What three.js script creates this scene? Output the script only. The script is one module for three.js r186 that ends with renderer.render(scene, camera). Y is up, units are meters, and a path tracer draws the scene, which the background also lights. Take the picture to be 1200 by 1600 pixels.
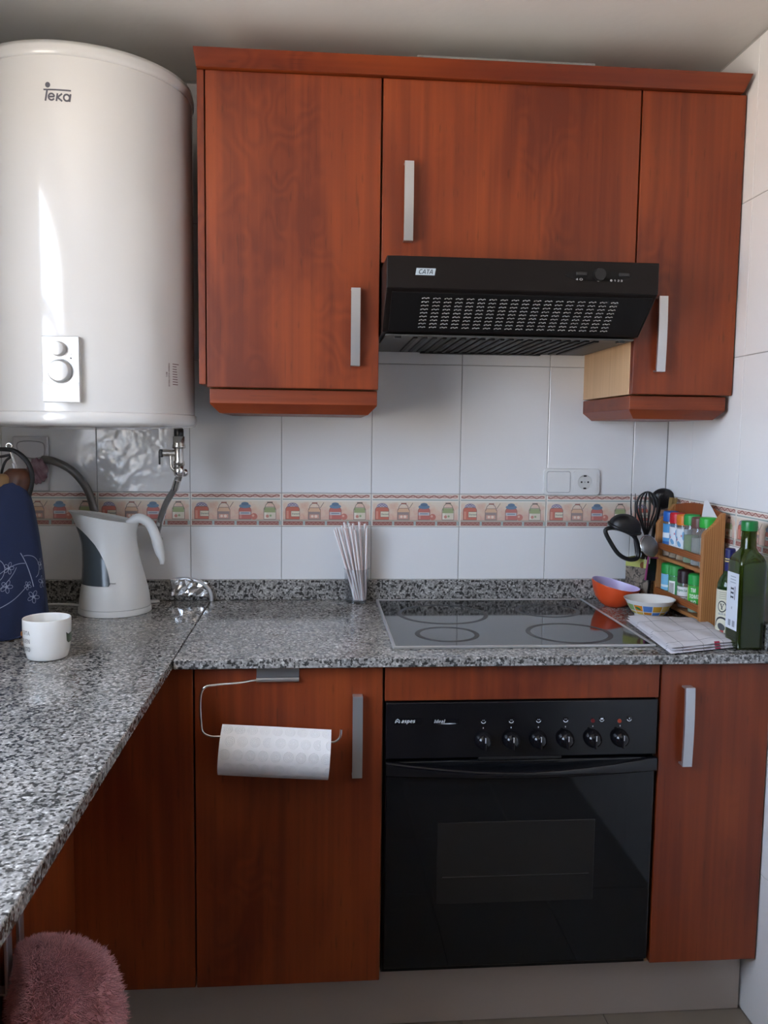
import * as THREE from 'three';
import { RoundedBoxGeometry } from 'three/addons/geometries/RoundedBoxGeometry.js';
import { mergeGeometries } from 'three/addons/utils/BufferGeometryUtils.js';
import { RectAreaLightUniformsLib } from 'three/addons/lights/RectAreaLightUniformsLib.js';

// ---------------------------------------------------------------- camera, sky, light, exposure
const scene = new THREE.Scene();
const camera = new THREE.PerspectiveCamera(63.26, 0.75, 0.05, 60);
camera.position.set(-0.146, 1.3321, 2.3098);
camera.quaternion.setFromRotationMatrix(new THREE.Matrix4().makeBasis(
  new THREE.Vector3(0.99667548, 0.01232794, 0.08053571),
  new THREE.Vector3(-0.00482158, 0.99567842, -0.09274289),
  new THREE.Vector3(-0.081331, 0.09204625, 0.99242771)));
scene.add(camera);
const renderer = new THREE.WebGLRenderer({ antialias: true });
renderer.toneMapping = THREE.LinearToneMapping;
renderer.toneMappingExposure = 1.02;
renderer.shadowMap.enabled = true;
{ // hazy blue daylight above, light thrown up by sunlit ground below the horizon
  const w = 64, h = 32, d = new Float32Array(w * h * 4);
  for (let j = 0; j < h; j++) for (let i = 0; i < w; i++) { const up = Math.max(0, ((j + 0.5) / h - 0.5) * 2), lo = j < h / 2, k = 1 - 0.35 * up; d.set(lo ? [10.8, 9.4, 8.0, 1] : [7.0 * k, 9.5 * k, 13.4 * k, 1], (j * w + i) * 4); }
  const t = new THREE.DataTexture(d, w, h, THREE.RGBAFormat, THREE.FloatType); t.mapping = THREE.EquirectangularReflectionMapping; t.magFilter = t.minFilter = THREE.LinearFilter; t.needsUpdate = true; scene.background = t;
}
RectAreaLightUniformsLib.init();
// daylight of the window in the left wall
const WIN = { z0: 0.98, z1: 2.45, y0: 1.06, y1: 2.06 };
const dayLight = new THREE.RectAreaLight(new THREE.Color().setRGB(1, 0.94, 0.88), 3.0, WIN.z1 - WIN.z0, WIN.y1 - WIN.y0);
dayLight.name = 'window_daylight';
dayLight.position.set(-1.215, (WIN.y0 + WIN.y1) / 2, (WIN.z0 + WIN.z1) / 2);
dayLight.lookAt(0, (WIN.y0 + WIN.y1) / 2, (WIN.z0 + WIN.z1) / 2);
scene.add(dayLight);

// ---------------------------------------------------------------- helpers
function rng(seed) { return () => { seed = (seed + 0x6d2b79f5) | 0; let t = Math.imul(seed ^ (seed >>> 15), 1 | seed); t = (t + Math.imul(t ^ (t >>> 7), 61 | t)) ^ t; return ((t ^ (t >>> 14)) >>> 0) / 4294967296; }; }
const V = (x, y, z) => new THREE.Vector3(x, y, z);
const counts = {};
function numbered(n) { const c = counts[n] ?? 0; counts[n] = c + 1; return c ? n + '_' + String(c).padStart(3, '0') : n; }
function thing(name, label, category, pos = [0, 0, 0], group) {
  const o = new THREE.Group(); o.name = numbered(name); o.position.set(...pos);
  o.userData = { label, category }; if (group) o.userData.group = group;
  scene.add(o); return o;
}
function part(name, geo, mat, parent, label) {
  const m = new THREE.Mesh(geo, mat); m.name = name; m.castShadow = m.receiveShadow = true;
  if (label) m.userData.label = label;
  parent.add(m); return m;
}
function struct(name, geo, mat) { const m = new THREE.Mesh(geo, mat); m.name = name; m.castShadow = m.receiveShadow = true; m.userData = { kind: 'structure' }; scene.add(m); return m; }
function soloThing(name, geo, mat, label, category, group) { const m = new THREE.Mesh(geo, mat); m.name = numbered(name); m.castShadow = m.receiveShadow = true; m.userData = { label, category }; if (group) m.userData.group = group; scene.add(m); return m; }

function plain(g) { const h = g.index ? g.toNonIndexed() : g; for (const k of Object.keys(h.attributes)) if (!['position', 'normal', 'uv'].includes(k)) h.deleteAttribute(k); if (!h.attributes.normal) h.computeVertexNormals(); if (!h.attributes.uv) h.setAttribute('uv', new THREE.BufferAttribute(new Float32Array(h.attributes.position.count * 2), 2)); h.morphAttributes = {}; return h; }
const merge = (list) => mergeGeometries(list.map(plain));
// uv in metres by the dominant axis of each triangle; turn swaps u and v
function boxUV(g0, du = 0, dv = 0, turn = false) {
  const g = plain(g0), p = g.attributes.position, uv = new Float32Array(p.count * 2), a = V(), b = V(), c = V();
  for (let i = 0; i < p.count; i += 3) {
    a.fromBufferAttribute(p, i); b.fromBufferAttribute(p, i + 1); c.fromBufferAttribute(p, i + 2);
    const n = b.clone().sub(a).cross(c.clone().sub(a)), ax = Math.abs(n.x), ay = Math.abs(n.y), az = Math.abs(n.z);
    [a, b, c].forEach((q, k) => {
      let u, v;
      if (az >= ax && az >= ay) { u = q.x; v = q.y; } else if (ax >= ay) { u = q.z; v = q.y; } else { u = q.x; v = q.z; }
      if (turn) [u, v] = [v, u];
      uv[(i + k) * 2] = u + du; uv[(i + k) * 2 + 1] = v + dv;
    });
  }
  g.setAttribute('uv', new THREE.BufferAttribute(uv, 2)); return g;
}
function bx(x0, x1, y0, y1, z0, z1, r = 0.0015, du = 0, dv = 0, turn = false, seg = 2) {
  const w = x1 - x0, h = y1 - y0, d = z1 - z0;
  const g = new RoundedBoxGeometry(w, h, d, seg, Math.min(r, w / 2.1, h / 2.1, d / 2.1));
  g.translate((x0 + x1) / 2, (y0 + y1) / 2, (z0 + z1) / 2);
  return boxUV(g, du, dv, turn);
}
// a solid whose cross-section runs through rings of equal length; each ring an array of Vector3
function loft(rings, { closed = true, capA = false, capB = false, uvs } = {}) {
  const n = rings[0].length, m = rings.length, pos = [], uv = [], idx = [], cols = closed ? n + 1 : n;
  for (let j = 0; j < m; j++) for (let i = 0; i < cols; i++) { const q = rings[j][i % n]; pos.push(q.x, q.y, q.z); uv.push(i / (cols - 1), j / (m - 1)); }
  for (let j = 0; j < m - 1; j++) for (let i = 0; i < cols - 1; i++) { const a = j * cols + i, b = a + 1, c = a + cols, d = c + 1; idx.push(a, b, c, b, d, c); }
  const g = new THREE.BufferGeometry();
  g.setAttribute('position', new THREE.Float32BufferAttribute(pos, 3)); g.setAttribute('uv', new THREE.Float32BufferAttribute(uv, 2)); g.setIndex(idx); g.computeVertexNormals();
  if (closed) { const nn = g.attributes.normal; for (let j = 0; j < m; j++) { const a = j * cols, b = a + n; const s = V(nn.getX(a) + nn.getX(b), nn.getY(a) + nn.getY(b), nn.getZ(a) + nn.getZ(b)).normalize(); nn.setXYZ(a, s.x, s.y, s.z); nn.setXYZ(b, s.x, s.y, s.z); } }
  const list = [g];
  const cap = (ring, flip) => { const c = ring.reduce((s, q) => s.add(q), V()).divideScalar(n), p = []; for (let i = 0; i < n; i++) { const a = ring[i], b = ring[(i + 1) % n]; (flip ? [c, b, a] : [c, a, b]).forEach((q) => p.push(q.x, q.y, q.z)); } const h = new THREE.BufferGeometry(); h.setAttribute('position', new THREE.Float32BufferAttribute(p, 3)); h.computeVertexNormals(); return h; };
  if (capA) list.push(cap(rings[0], true)); if (capB) list.push(cap(rings[m - 1], false));
  return list.length > 1 ? merge(list) : g;
}
// tube through points with a radius at each, section flattened by flat along the frame's normal
function sweep(pts, radii, { segs = 40, sides = 10, flat = 1, closed = false, cap = true } = {}) {
  const c = new THREE.CatmullRomCurve3(pts, closed, 'centripetal'), fr = c.computeFrenetFrames(segs, closed), rings = [];
  const R = Array.isArray(radii) ? radii : [radii, radii];
  for (let j = 0; j <= segs; j++) {
    const t = j / segs, p = c.getPointAt(t), k = t * (R.length - 1), a = Math.floor(Math.min(k, R.length - 2)), r = R[a] + (R[a + 1] - R[a]) * (k - a), ring = [];
    for (let i = 0; i < sides; i++) { const th = (i / sides) * Math.PI * 2; ring.push(p.clone().addScaledVector(fr.normals[j], Math.cos(th) * r * flat).addScaledVector(fr.binormals[j], Math.sin(th) * r)); }
    rings.push(ring);
  }
  return loft(rings, { capA: cap && !closed, capB: cap && !closed });
}
const lathe = (prof, seg = 48) => new THREE.LatheGeometry(prof.map(([r, y]) => new THREE.Vector2(Math.max(r, 1e-5), y)), seg);
const cyl = (r0, r1, h, seg = 24) => new THREE.CylinderGeometry(r0, r1, h, seg);
const at = (g, x, y, z, rx = 0, ry = 0, rz = 0) => { g.applyMatrix4(new THREE.Matrix4().compose(V(x, y, z), new THREE.Quaternion().setFromEuler(new THREE.Euler(rx, ry, rz)), V(1, 1, 1))); return g; };
// flat-faced solid between two rectangles [x0,x1,z0,z1] at heights ya < yb
function frustum(A, ya, B, yb) {
  const P = (R, y) => [V(R[0], y, R[3]), V(R[1], y, R[3]), V(R[1], y, R[2]), V(R[0], y, R[2])], a = P(A, ya), b = P(B, yb), p = [];
  const quad = (q, r, s, t) => [q, r, s, q, s, t].forEach((v) => p.push(v.x, v.y, v.z));
  for (let i = 0; i < 4; i++) { const j = (i + 1) % 4; quad(a[i], a[j], b[j], b[i]); }
  quad(b[0], b[1], b[2], b[3]); quad(a[3], a[2], a[1], a[0]);
  const g = new THREE.BufferGeometry(); g.setAttribute('position', new THREE.Float32BufferAttribute(p, 3)); g.computeVertexNormals(); return g;
}
function prism(shapePts, depth, bevel = 0.001) {   // outline in x,y pushed along +z
  const s = new THREE.Shape(shapePts.map(([x, y]) => new THREE.Vector2(x, y)));
  return new THREE.ExtrudeGeometry(s, { depth, bevelEnabled: bevel > 0, bevelThickness: bevel, bevelSize: bevel, bevelOffset: -bevel, bevelSegments: 1, curveSegments: 10 });
}

// ---------------------------------------------------------------- textures
function lattice(seed, n) { const r = rng(seed), a = new Float32Array(n * n); for (let i = 0; i < a.length; i++) a[i] = r(); return a; }
const LAT = [11, 22, 33, 44].map((s) => lattice(s, 256));
function vnoise(x, y, px, py, k = 0) {   // value noise that repeats after px, py cells
  const L = LAT[k & 3], xi = Math.floor(x), yi = Math.floor(y), fx = x - xi, fy = y - yi, u = fx * fx * (3 - 2 * fx), v = fy * fy * (3 - 2 * fy);
  const m = (a, b) => ((a % b) + b) % b, g = (i, j) => L[m(j, py) % 256 * 256 + m(i, px) % 256];
  return (g(xi, yi) * (1 - u) + g(xi + 1, yi) * u) * (1 - v) + (g(xi, yi + 1) * (1 - u) + g(xi + 1, yi + 1) * u) * v;
}
function fbm(u, v, fx, fy, oct, k = 0) { let s = 0, a = 0.5, t = 0; for (let o = 0; o < oct; o++) { s += a * vnoise(u * fx, v * fy, fx, fy, k + o); t += a; a *= 0.5; fx *= 2; fy *= 2; } return s / t; }
function dataTex(w, h, f, repU, repV, srgb = true) {
  const d = new Uint8Array(w * h * 4);
  for (let j = 0; j < h; j++) for (let i = 0; i < w; i++) { const c = f(i / w, j / h, i, j), o = (j * w + i) * 4; d[o] = Math.max(0, Math.min(255, c[0])); d[o + 1] = Math.max(0, Math.min(255, c[1])); d[o + 2] = Math.max(0, Math.min(255, c[2])); d[o + 3] = 255; }
  const t = new THREE.DataTexture(d, w, h, THREE.RGBAFormat); t.wrapS = t.wrapT = THREE.RepeatWrapping; t.magFilter = THREE.LinearFilter; t.minFilter = THREE.LinearFilter;
  if (srgb) t.colorSpace = THREE.SRGBColorSpace; t.repeat.set(1 / repU, 1 / repV); t.needsUpdate = true; return t;
}
function canvasTex(w, h, draw) { const c = document.createElement('canvas'); c.width = w; c.height = h; const x = c.getContext('2d'); draw(x, w, h); const t = new THREE.CanvasTexture(c); t.colorSpace = THREE.SRGBColorSpace; t.anisotropy = 8; return t; }

// cherry wood veneer, 0.8 m wide and 1.6 m high
function woodPixel(u, v) {
  const warp = fbm(u, v, 3, 2, 3, 1), fig = fbm(u + 0.05 * warp, v, 6, 2, 3, 2);
  const rings = 0.5 + 0.5 * Math.sin((fig * 9 + u * 14) * Math.PI * 2 * 0.5);
  const streak = fbm(u, v, 110, 3, 2, 3), broad = fbm(u, v, 9, 1, 2, 0), pore = vnoise(u * 256, v * 34, 256, 34, 1);
  const swirl = fbm(u + 0.02 * warp, v, 7, 9, 3, 2), curl = 0.5 + 0.5 * Math.sin(swirl * 62), blotch = fbm(u, v, 5, 5, 2, 1);
  const near = Math.max(0, Math.min(1, (fbm(u, v, 6, 5, 2, 3) - 0.5) * 5));
  let t = 0.2 * rings + 0.3 * streak + 0.4 * broad + 0.62 * blotch - 0.3 - near * (0.16 * curl + 0.1);
  t = Math.max(0, Math.min(1, t)); const dark = pore > 0.86 ? (pore - 0.86) * 1.2 : 0;
  const a = [102, 38, 14], b = [162, 76, 31];
  return a.map((c, i) => (c + (b[i] - c) * t) * (1 - dark));
}
const woodTex = dataTex(1024, 1024, woodPixel, 0.8, 1.6);
const woodTexTurn = woodTex;
// grey granite, 0.45 m square
const graniteTex = dataTex(1024, 1024, (u, v) => {
  const n1 = fbm(u, v, 110, 110, 2, 0), n2 = fbm(u, v, 140, 140, 2, 1), n3 = fbm(u, v, 100, 100, 2, 2), n4 = fbm(u, v, 6, 6, 2, 3);
  let g = 140 + (n4 - 0.5) * 36 + (n1 - 0.5) * 90;
  if (n2 > 0.54) g += (n2 - 0.54) * 170;
  const k = Math.max(0, 0.46 - n3) * 4; g = g * (1 - Math.min(0.56, k));
  return [g, g * 0.985, g * 0.965];
}, 0.45, 0.45);
const beechTex = dataTex(256, 512, (u, v) => { const t = fbm(u, v, 40, 3, 3, 1) * 0.7 + fbm(u, v, 5, 1, 2, 2) * 0.3; return [196 + 26 * t, 158 + 26 * t, 118 + 26 * t]; }, 0.4, 0.8);
const pineTex = dataTex(512, 512, (u, v) => { const s = 0.5 + 0.5 * Math.sin((u * 26 + fbm(u, v, 4, 2, 3, 0) * 2.2) * Math.PI * 2), t = 0.6 * s + 0.4 * fbm(u, v, 60, 3, 2, 2); return [150 + 42 * t, 98 + 36 * t, 52 + 28 * t]; }, 0.14, 0.5);
const rippleTex = dataTex(256, 256, (u, v) => { const t = 255 * fbm(u, v, 4, 4, 3, 2); return [t, t, t]; }, 0.25, 0.25, false);
const crumpleTex = dataTex(256, 256, (u, v) => { const t = 255 * Math.pow(Math.abs(fbm(u, v, 7, 7, 3, 1) - 0.5) * 2, 0.8); return [t, t, t]; }, 0.07, 0.07, false);
const glazeTex = dataTex(512, 512, (u, v) => { const t = 255 * fbm(u, v, 9, 9, 2, 1); return [t, t, t]; }, 0.2, 0.2, false);
const plasterTex = dataTex(256, 256, (u, v) => { const t = 255 * fbm(u, v, 24, 24, 3, 0); return [t, t, t]; }, 0.4, 0.4, false);
const clothTex = dataTex(256, 256, (u, v, i, j) => { const t = (Math.sin(i * Math.PI / 2) * Math.sin(j * Math.PI / 2) * 0.5 + 0.5) * 140 + 90 * vnoise(u * 64, v * 64, 64, 64, 1); return [t, t, t]; }, 0.1, 0.1, false);

// ---------------------------------------------------------------- materials
const std = (o) => new THREE.MeshPhysicalMaterial(o);
const lin = (r, g, b) => new THREE.Color().setRGB(r, g, b);
const M = {
  wood: std({ map: woodTex, roughness: 0.42, specularIntensity: 1 }),
  beech: std({ map: beechTex, roughness: 0.5 }),
  pine: std({ map: pineTex, roughness: 0.55 }),
  granite: std({ map: graniteTex, roughness: 0.1, ior: 1.62 }),
  tile: std({ color: lin(0.82, 0.82, 0.82), roughness: 0.1, bumpMap: rippleTex, bumpScale: 0.0004 }),
  tileRipple: std({ color: lin(0.82, 0.82, 0.82), roughness: 0.03, bumpMap: glazeTex, bumpScale: 0.0013 }),
  grout: std({ color: lin(0.36, 0.35, 0.34), roughness: 0.9 }),
  plaster: std({ color: lin(0.74, 0.72, 0.69), roughness: 0.92, bumpMap: plasterTex, bumpScale: 0.0004 }),
  paint: std({ color: lin(0.72, 0.7, 0.66), roughness: 0.9 }),
  rear: std({ color: lin(0.05, 0.04, 0.035), roughness: 0.8 }),
  floorTile: std({ color: lin(0.2, 0.165, 0.13), roughness: 0.35 }),
  plinth: std({ color: lin(0.5, 0.43, 0.38), roughness: 0.38, metalness: 0.35 }),
  enamel: std({ color: lin(0.72, 0.715, 0.7), roughness: 0.14, clearcoat: 0.6, clearcoatRoughness: 0.05 }),
  whitePlastic: std({ color: lin(0.78, 0.78, 0.77), roughness: 0.35 }),
  kettle: std({ color: lin(0.74, 0.75, 0.74), roughness: 0.3 }),
  kettleSeam: std({ color: lin(0.35, 0.36, 0.36), roughness: 0.5 }),
  kettleWindow: std({ color: lin(0.06, 0.075, 0.085), roughness: 0.18 }),
  satin: std({ color: lin(0.62, 0.63, 0.65), roughness: 0.34, metalness: 0.85 }),
  knobSilver: std({ color: lin(0.72, 0.72, 0.72), roughness: 0.3, metalness: 0.35 }),
  chrome: std({ color: lin(0.8, 0.8, 0.8), roughness: 0.12, metalness: 1 }),
  nickel: std({ color: lin(0.6, 0.58, 0.54), roughness: 0.25, metalness: 1 }),
  wire: std({ color: lin(0.7, 0.69, 0.67), roughness: 0.25, metalness: 1 }),
  steel: std({ color: lin(0.42, 0.42, 0.42), roughness: 0.36, metalness: 0.9 }),
  black: std({ color: lin(0.012, 0.012, 0.013), roughness: 0.32 }),
  rubber: std({ color: lin(0.015, 0.015, 0.016), roughness: 0.6 }),
  brownBlack: std({ color: lin(0.008, 0.0055, 0.005), roughness: 0.45, specularIntensity: 0.45 }),
  hoodDark: std({ color: lin(0.006, 0.0055, 0.006), roughness: 0.5, specularIntensity: 0.5 }),
  hoodGrey: std({ color: lin(0.07, 0.068, 0.066), roughness: 0.5 }),
  slot: std({ color: lin(0.5, 0.48, 0.46), roughness: 0.6 }),
  ovenBlack: std({ color: lin(0.006, 0.006, 0.008), roughness: 0.1 }),
  ovenGlass: std({ color: lin(0.004, 0.005, 0.007), roughness: 0.05 }),
  ovenWindow: std({ color: lin(0.014, 0.013, 0.013), roughness: 0.12 }),
  hobGlass: std({ color: lin(0.01, 0.01, 0.012), roughness: 0.06, ior: 1.6 }),
  hobRing: std({ color: lin(0.03, 0.03, 0.032), roughness: 0.45 }),
  gap: std({ color: lin(0.01, 0.008, 0.007), roughness: 0.9 }),
  paper: std({ color: lin(0.84, 0.84, 0.85), roughness: 0.95, bumpMap: crumpleTex, bumpScale: 0.0006 }),
  paperCore: std({ color: lin(0.5, 0.4, 0.28), roughness: 0.9 }),
  card: std({ color: lin(0.8, 0.8, 0.82), roughness: 0.7 }),
  ceramic: std({ color: lin(0.82, 0.81, 0.78), roughness: 0.14 }),
  glass: std({ color: 0xffffff, transmission: 1, thickness: 0, roughness: 0.02, ior: 1.5 }),
  film: std({ color: lin(0.95, 0.96, 0.97), transmission: 1, thickness: 0, roughness: 0.1, ior: 1.5 }),
  foil: std({ color: lin(0.85, 0.85, 0.86), roughness: 0.18, metalness: 1, flatShading: true }),
  hose: std({ color: lin(0.2, 0.19, 0.18), roughness: 0.35, metalness: 0.6 }),
  braid: std({ color: lin(0.32, 0.31, 0.3), roughness: 0.35, metalness: 0.8 }),
};

// ---------------------------------------------------------------- the room
const CT = 0.873, XR = 0.854, XL = -1.05, H = 2.251, ZB = 5.0;
const floor = struct('floor', bx(-1.3, XR + 0.2, -0.15, -0.004, -0.2, ZB + 0.2, 0.001), M.grout);
for (let i = 0; i < 6; i++) for (let k = 0; k < 9; k++) {
  const x1 = XR - i * 0.332, x0 = Math.max(XL, x1 - 0.33), z0 = 0.2 + k * 0.332;
  if (x1 - x0 > 0.02) part('floor_tile', bx(x0, x1, -0.01, 0, z0, Math.min(ZB, z0 + 0.33), 0.0012), M.floorTile, floor);
}
struct('ceiling', bx(-1.3, XR + 0.2, H, H + 0.15, -0.2, ZB + 0.2, 0.001), M.plaster);
const wallBack = struct('wall_back', bx(-1.3, XR + 0.2, 0, H, -0.2, -0.002, 0.0005), M.grout);
const wallRight = struct('wall_right', bx(XR + 0.002, XR + 0.2, 0, H, -0.002, ZB + 0.2, 0.0005), M.grout);
struct('wall_rear', bx(-1.3, XR + 0.2, 0, H, ZB, ZB + 0.2, 0.0005), M.rear);
struct('wall_left', merge([
  bx(XL - 0.15, XL, 0, WIN.y0, -0.002, ZB, 0.0005), bx(XL - 0.15, XL, WIN.y1, H, -0.002, ZB, 0.0005),
  bx(XL - 0.15, XL, WIN.y0, WIN.y1, -0.002, WIN.z0, 0.0005), bx(XL - 0.15, XL, WIN.y0, WIN.y1, WIN.z1, ZB, 0.0005)]), M.paint);
{ // window in the left wall, behind the frame's left edge
  const w = thing('window_1', 'white framed window in the left wall beside the water heater', 'window'); w.userData = { kind: 'structure' };
  const { z0, z1, y0, y1 } = WIN, xa = XL - 0.1, xb = XL - 0.05;
  part('window_frame', merge([bx(xa, xb, y0, y0 + 0.045, z0, z1, 0.003), bx(xa, xb, y1 - 0.045, y1, z0, z1, 0.003), bx(xa, xb, y0, y1, z0, z0 + 0.045, 0.003), bx(xa, xb, y0, y1, z1 - 0.045, z1, 0.003), bx(xa, xb, 1.66, 1.71, z0, z1, 0.003), bx(xa, xb, y0, 1.66, 1.7, 1.74, 0.003)]), M.whitePlastic, w);
  part('window_pane', bx(xa + 0.02, xa + 0.024, y0 + 0.03, 1.67, z0 + 0.03, z1 - 0.03, 0.0005), std({ color: 0xffffff, transmission: 1, thickness: 0, roughness: 0 }), w);
  part('window_pane', bx(xa + 0.02, xa + 0.024, 1.7, y1 - 0.03, z0 + 0.03, z1 - 0.03, 0.0005), std({ color: 0xffffff, transmission: 1, thickness: 0, roughness: 0 }), w);
  part('window_sill', bx(XL - 0.06, XL + 0.03, y0 - 0.025, y0, z0 - 0.03, z1 + 0.03, 0.004), M.ceramic, w);
}
// tiles, each with chamfered edges; local frame: x to the right, y up, front at z = 0
function tileGeo(w, h, u0 = 0, v0 = 0, unit = false) {
  const c = 0.0012, d = 0.007, o = [[0, 0], [w, 0], [w, h], [0, h]], inn = [[c, c], [w - c, c], [w - c, h - c], [c, h - c]], p = [], uv = [];
  const put = (q, z) => { p.push(q[0], q[1], z); uv.push(unit ? q[0] / w : q[0] + u0, unit ? q[1] / h : q[1] + v0); };
  const quad = (a, za, b, zb, e, ze, f, zf) => { put(a, za); put(b, zb); put(e, ze); put(a, za); put(e, ze); put(f, zf); };
  quad(inn[0], 0, inn[1], 0, inn[2], 0, inn[3], 0);
  for (let i = 0; i < 4; i++) { const j = (i + 1) % 4; quad(o[i], -c * 0.7, o[j], -c * 0.7, inn[j], 0, inn[i], 0); quad(o[i], -d, o[j], -d, o[j], -c * 0.7, o[i], -c * 0.7); }
  const g = new THREE.BufferGeometry(); g.setAttribute('position', new THREE.Float32BufferAttribute(p, 3)); g.setAttribute('uv', new THREE.Float32BufferAttribute(uv, 2)); g.computeVertexNormals(); return g;
}
// printed border: four preserve jars between a ribbon and a row of brick-red blocks
const borderTex = canvasTex(1024, 384, (x, w, h) => {
  x.fillStyle = '#e9e1d6'; x.fillRect(0, 0, w, h);
  const bg = x.createLinearGradient(0, 90, 0, 320); bg.addColorStop(0, '#e6dccb'); bg.addColorStop(0.6, '#e0c2ae'); bg.addColorStop(1, '#cf9f90'); x.fillStyle = bg; x.fillRect(14, 92, w - 28, 226);
  const r = rng(5); for (let i = 0; i < 160; i++) { x.fillStyle = ['rgba(214,120,100,.10)', 'rgba(240,225,190,.14)', 'rgba(225,160,120,.10)'][i % 3]; x.beginPath(); x.arc(14 + r() * (w - 28), 100 + r() * 215, 14 + r() * 34, 0, 7); x.fill(); }
  x.fillStyle = '#efe7de'; x.fillRect(0, 0, w, 90);
  x.fillStyle = '#d7b3a6'; x.fillRect(16, 12, w - 32, 36);
  x.strokeStyle = '#8e4f46'; x.lineWidth = 12; x.beginPath(); for (let i = 0; i <= 120; i++) { const px = 18 + i * (w - 36) / 120, py = 30 + 13 * Math.sin(i / 120 * Math.PI * 2 * 8); i ? x.lineTo(px, py) : x.moveTo(px, py); } x.stroke();
  x.strokeStyle = '#b4746a'; x.lineWidth = 6; x.beginPath(); for (let i = 0; i <= 120; i++) { const px = 18 + i * (w - 36) / 120, py = 30 - 13 * Math.sin(i / 120 * Math.PI * 2 * 8); i ? x.lineTo(px, py) : x.moveTo(px, py); } x.stroke();
  x.fillStyle = '#8fa5a3'; x.fillRect(10, 62, w - 20, 13); x.fillStyle = '#a89d8c'; x.fillRect(10, 306, w - 20, 18);
  const line = '#6b4a48';
  const jar = (cx, bw, top, bot, col, colB) => { x.fillStyle = col; x.strokeStyle = line; x.lineWidth = 5; x.beginPath(); x.moveTo(cx - bw * 0.4, top); x.quadraticCurveTo(cx - bw * 0.52, top + 22, cx - bw * 0.5, top + 42); x.lineTo(cx - bw * 0.5, bot); x.lineTo(cx + bw * 0.5, bot); x.lineTo(cx + bw * 0.5, top + 42); x.quadraticCurveTo(cx + bw * 0.52, top + 22, cx + bw * 0.4, top); x.closePath(); x.fill(); x.stroke(); x.fillStyle = colB; x.fillRect(cx - bw * 0.44, top + 46, bw * 0.16, bot - top - 56); };
  // red jar with a check cloth lid
  jar(122, 158, 158, 304, '#c9604e', '#d98a74'); x.fillStyle = '#7d7390'; x.beginPath(); x.moveTo(58, 160); x.quadraticCurveTo(62, 112, 122, 108); x.quadraticCurveTo(184, 112, 190, 160); x.quadraticCurveTo(122, 142, 58, 160); x.fill();
  x.fillStyle = '#d6d0da'; for (let i = 0; i < 14; i++) x.fillRect(66 + (i % 7) * 17, 120 + (i % 2) * 14 + Math.floor(i / 7) * 8, 9, 8);
  x.fillStyle = '#e2d9bd'; x.strokeStyle = line; x.lineWidth = 4; x.fillRect(104, 206, 98, 66); x.strokeRect(104, 206, 98, 66); x.fillStyle = '#5f6a64'; x.font = 'bold 30px serif'; x.fillText('Sweet', 113, 250);
  // bail-top jar with a spoon
  jar(372, 140, 168, 304, '#dcae88', '#e8cba9'); x.strokeStyle = '#7c6460'; x.lineWidth = 7; x.beginPath(); x.moveTo(310, 190); x.quadraticCurveTo(318, 118, 372, 112); x.quadraticCurveTo(424, 118, 434, 190); x.stroke(); x.fillStyle = '#935448'; x.fillRect(344, 104, 62, 16);
  x.beginPath(); x.moveTo(438, 170); x.lineTo(480, 104); x.stroke(); x.fillStyle = '#8f7a78'; x.fillRect(304, 214, 132, 86); x.fillStyle = '#d59a86'; x.fillRect(316, 246, 108, 46); x.fillStyle = '#f0d7c8'; x.beginPath(); x.arc(348, 268, 15, 0, 7); x.arc(390, 268, 17, 0, 7); x.fill();
  // pink jar with blue lid, apple
  jar(612, 138, 168, 304, '#bf5f58', '#d4877a'); x.fillStyle = '#57789a'; x.beginPath(); x.ellipse(612, 150, 66, 26, 0, 0, 7); x.fill(); x.fillStyle = '#486688'; x.beginPath(); x.ellipse(612, 124, 42, 20, 0, 0, 7); x.fill(); x.fillStyle = '#b9bdc2'; x.fillRect(548, 216, 128, 36); x.fillStyle = '#5a6a86'; x.fillRect(566, 228, 92, 9);
  x.fillStyle = '#c1685a'; x.beginPath(); x.arc(714, 272, 38, 0, 7); x.fill(); x.fillStyle = '#e0a690'; x.beginPath(); x.arc(704, 262, 14, 0, 7); x.fill();
  // green jar
  jar(894, 138, 160, 304, '#dcd2bd', '#eee6d6'); x.fillStyle = '#92a06a'; x.fillRect(830, 166, 128, 58); x.strokeStyle = '#6a6e58'; x.lineWidth = 7; x.beginPath(); x.moveTo(836, 196); x.quadraticCurveTo(838, 112, 894, 108); x.quadraticCurveTo(950, 112, 954, 196); x.stroke(); x.fillStyle = '#5a4a46'; x.fillRect(864, 100, 62, 15); x.fillStyle = '#c77a6a'; x.beginPath(); x.arc(866, 268, 18, 0, 7); x.fill(); x.fillStyle = '#8aa070'; x.beginPath(); x.arc(902, 262, 13, 0, 7); x.fill();
  for (let i = 0; i < 4; i++) { x.fillStyle = '#8d504a'; x.fillRect(14 + i * 252, 326, 226, 46); x.strokeStyle = '#b9837a'; x.lineWidth = 5; x.beginPath(); for (let k = 0; k <= 24; k++) { const px = 20 + i * 252 + k * 9, py = 350 + 12 * Math.sin(k * 1.1); k ? x.lineTo(px, py) : x.moveTo(px, py); } x.stroke(); x.fillStyle = '#9fb0ad'; x.fillRect(240 + i * 252, 324, 26, 48); }
  x.fillStyle = '#ece4da'; x.fillRect(0, 372, w, 12); x.fillStyle = 'rgba(222,214,206,0.24)'; x.fillRect(0, 0, w, h);
});
M.border = std({ map: borderTex, roughness: 0.16 });
const TW = 0.249, T0 = 0.0074, rowsBack = [[0.7176, 1.0764], [1.0764, 1.1693, 1], [1.1693, 1.5281], [1.5281, 1.887], [1.887, 2.2455]], J = 0.0009;
const tileCache = {};
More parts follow.
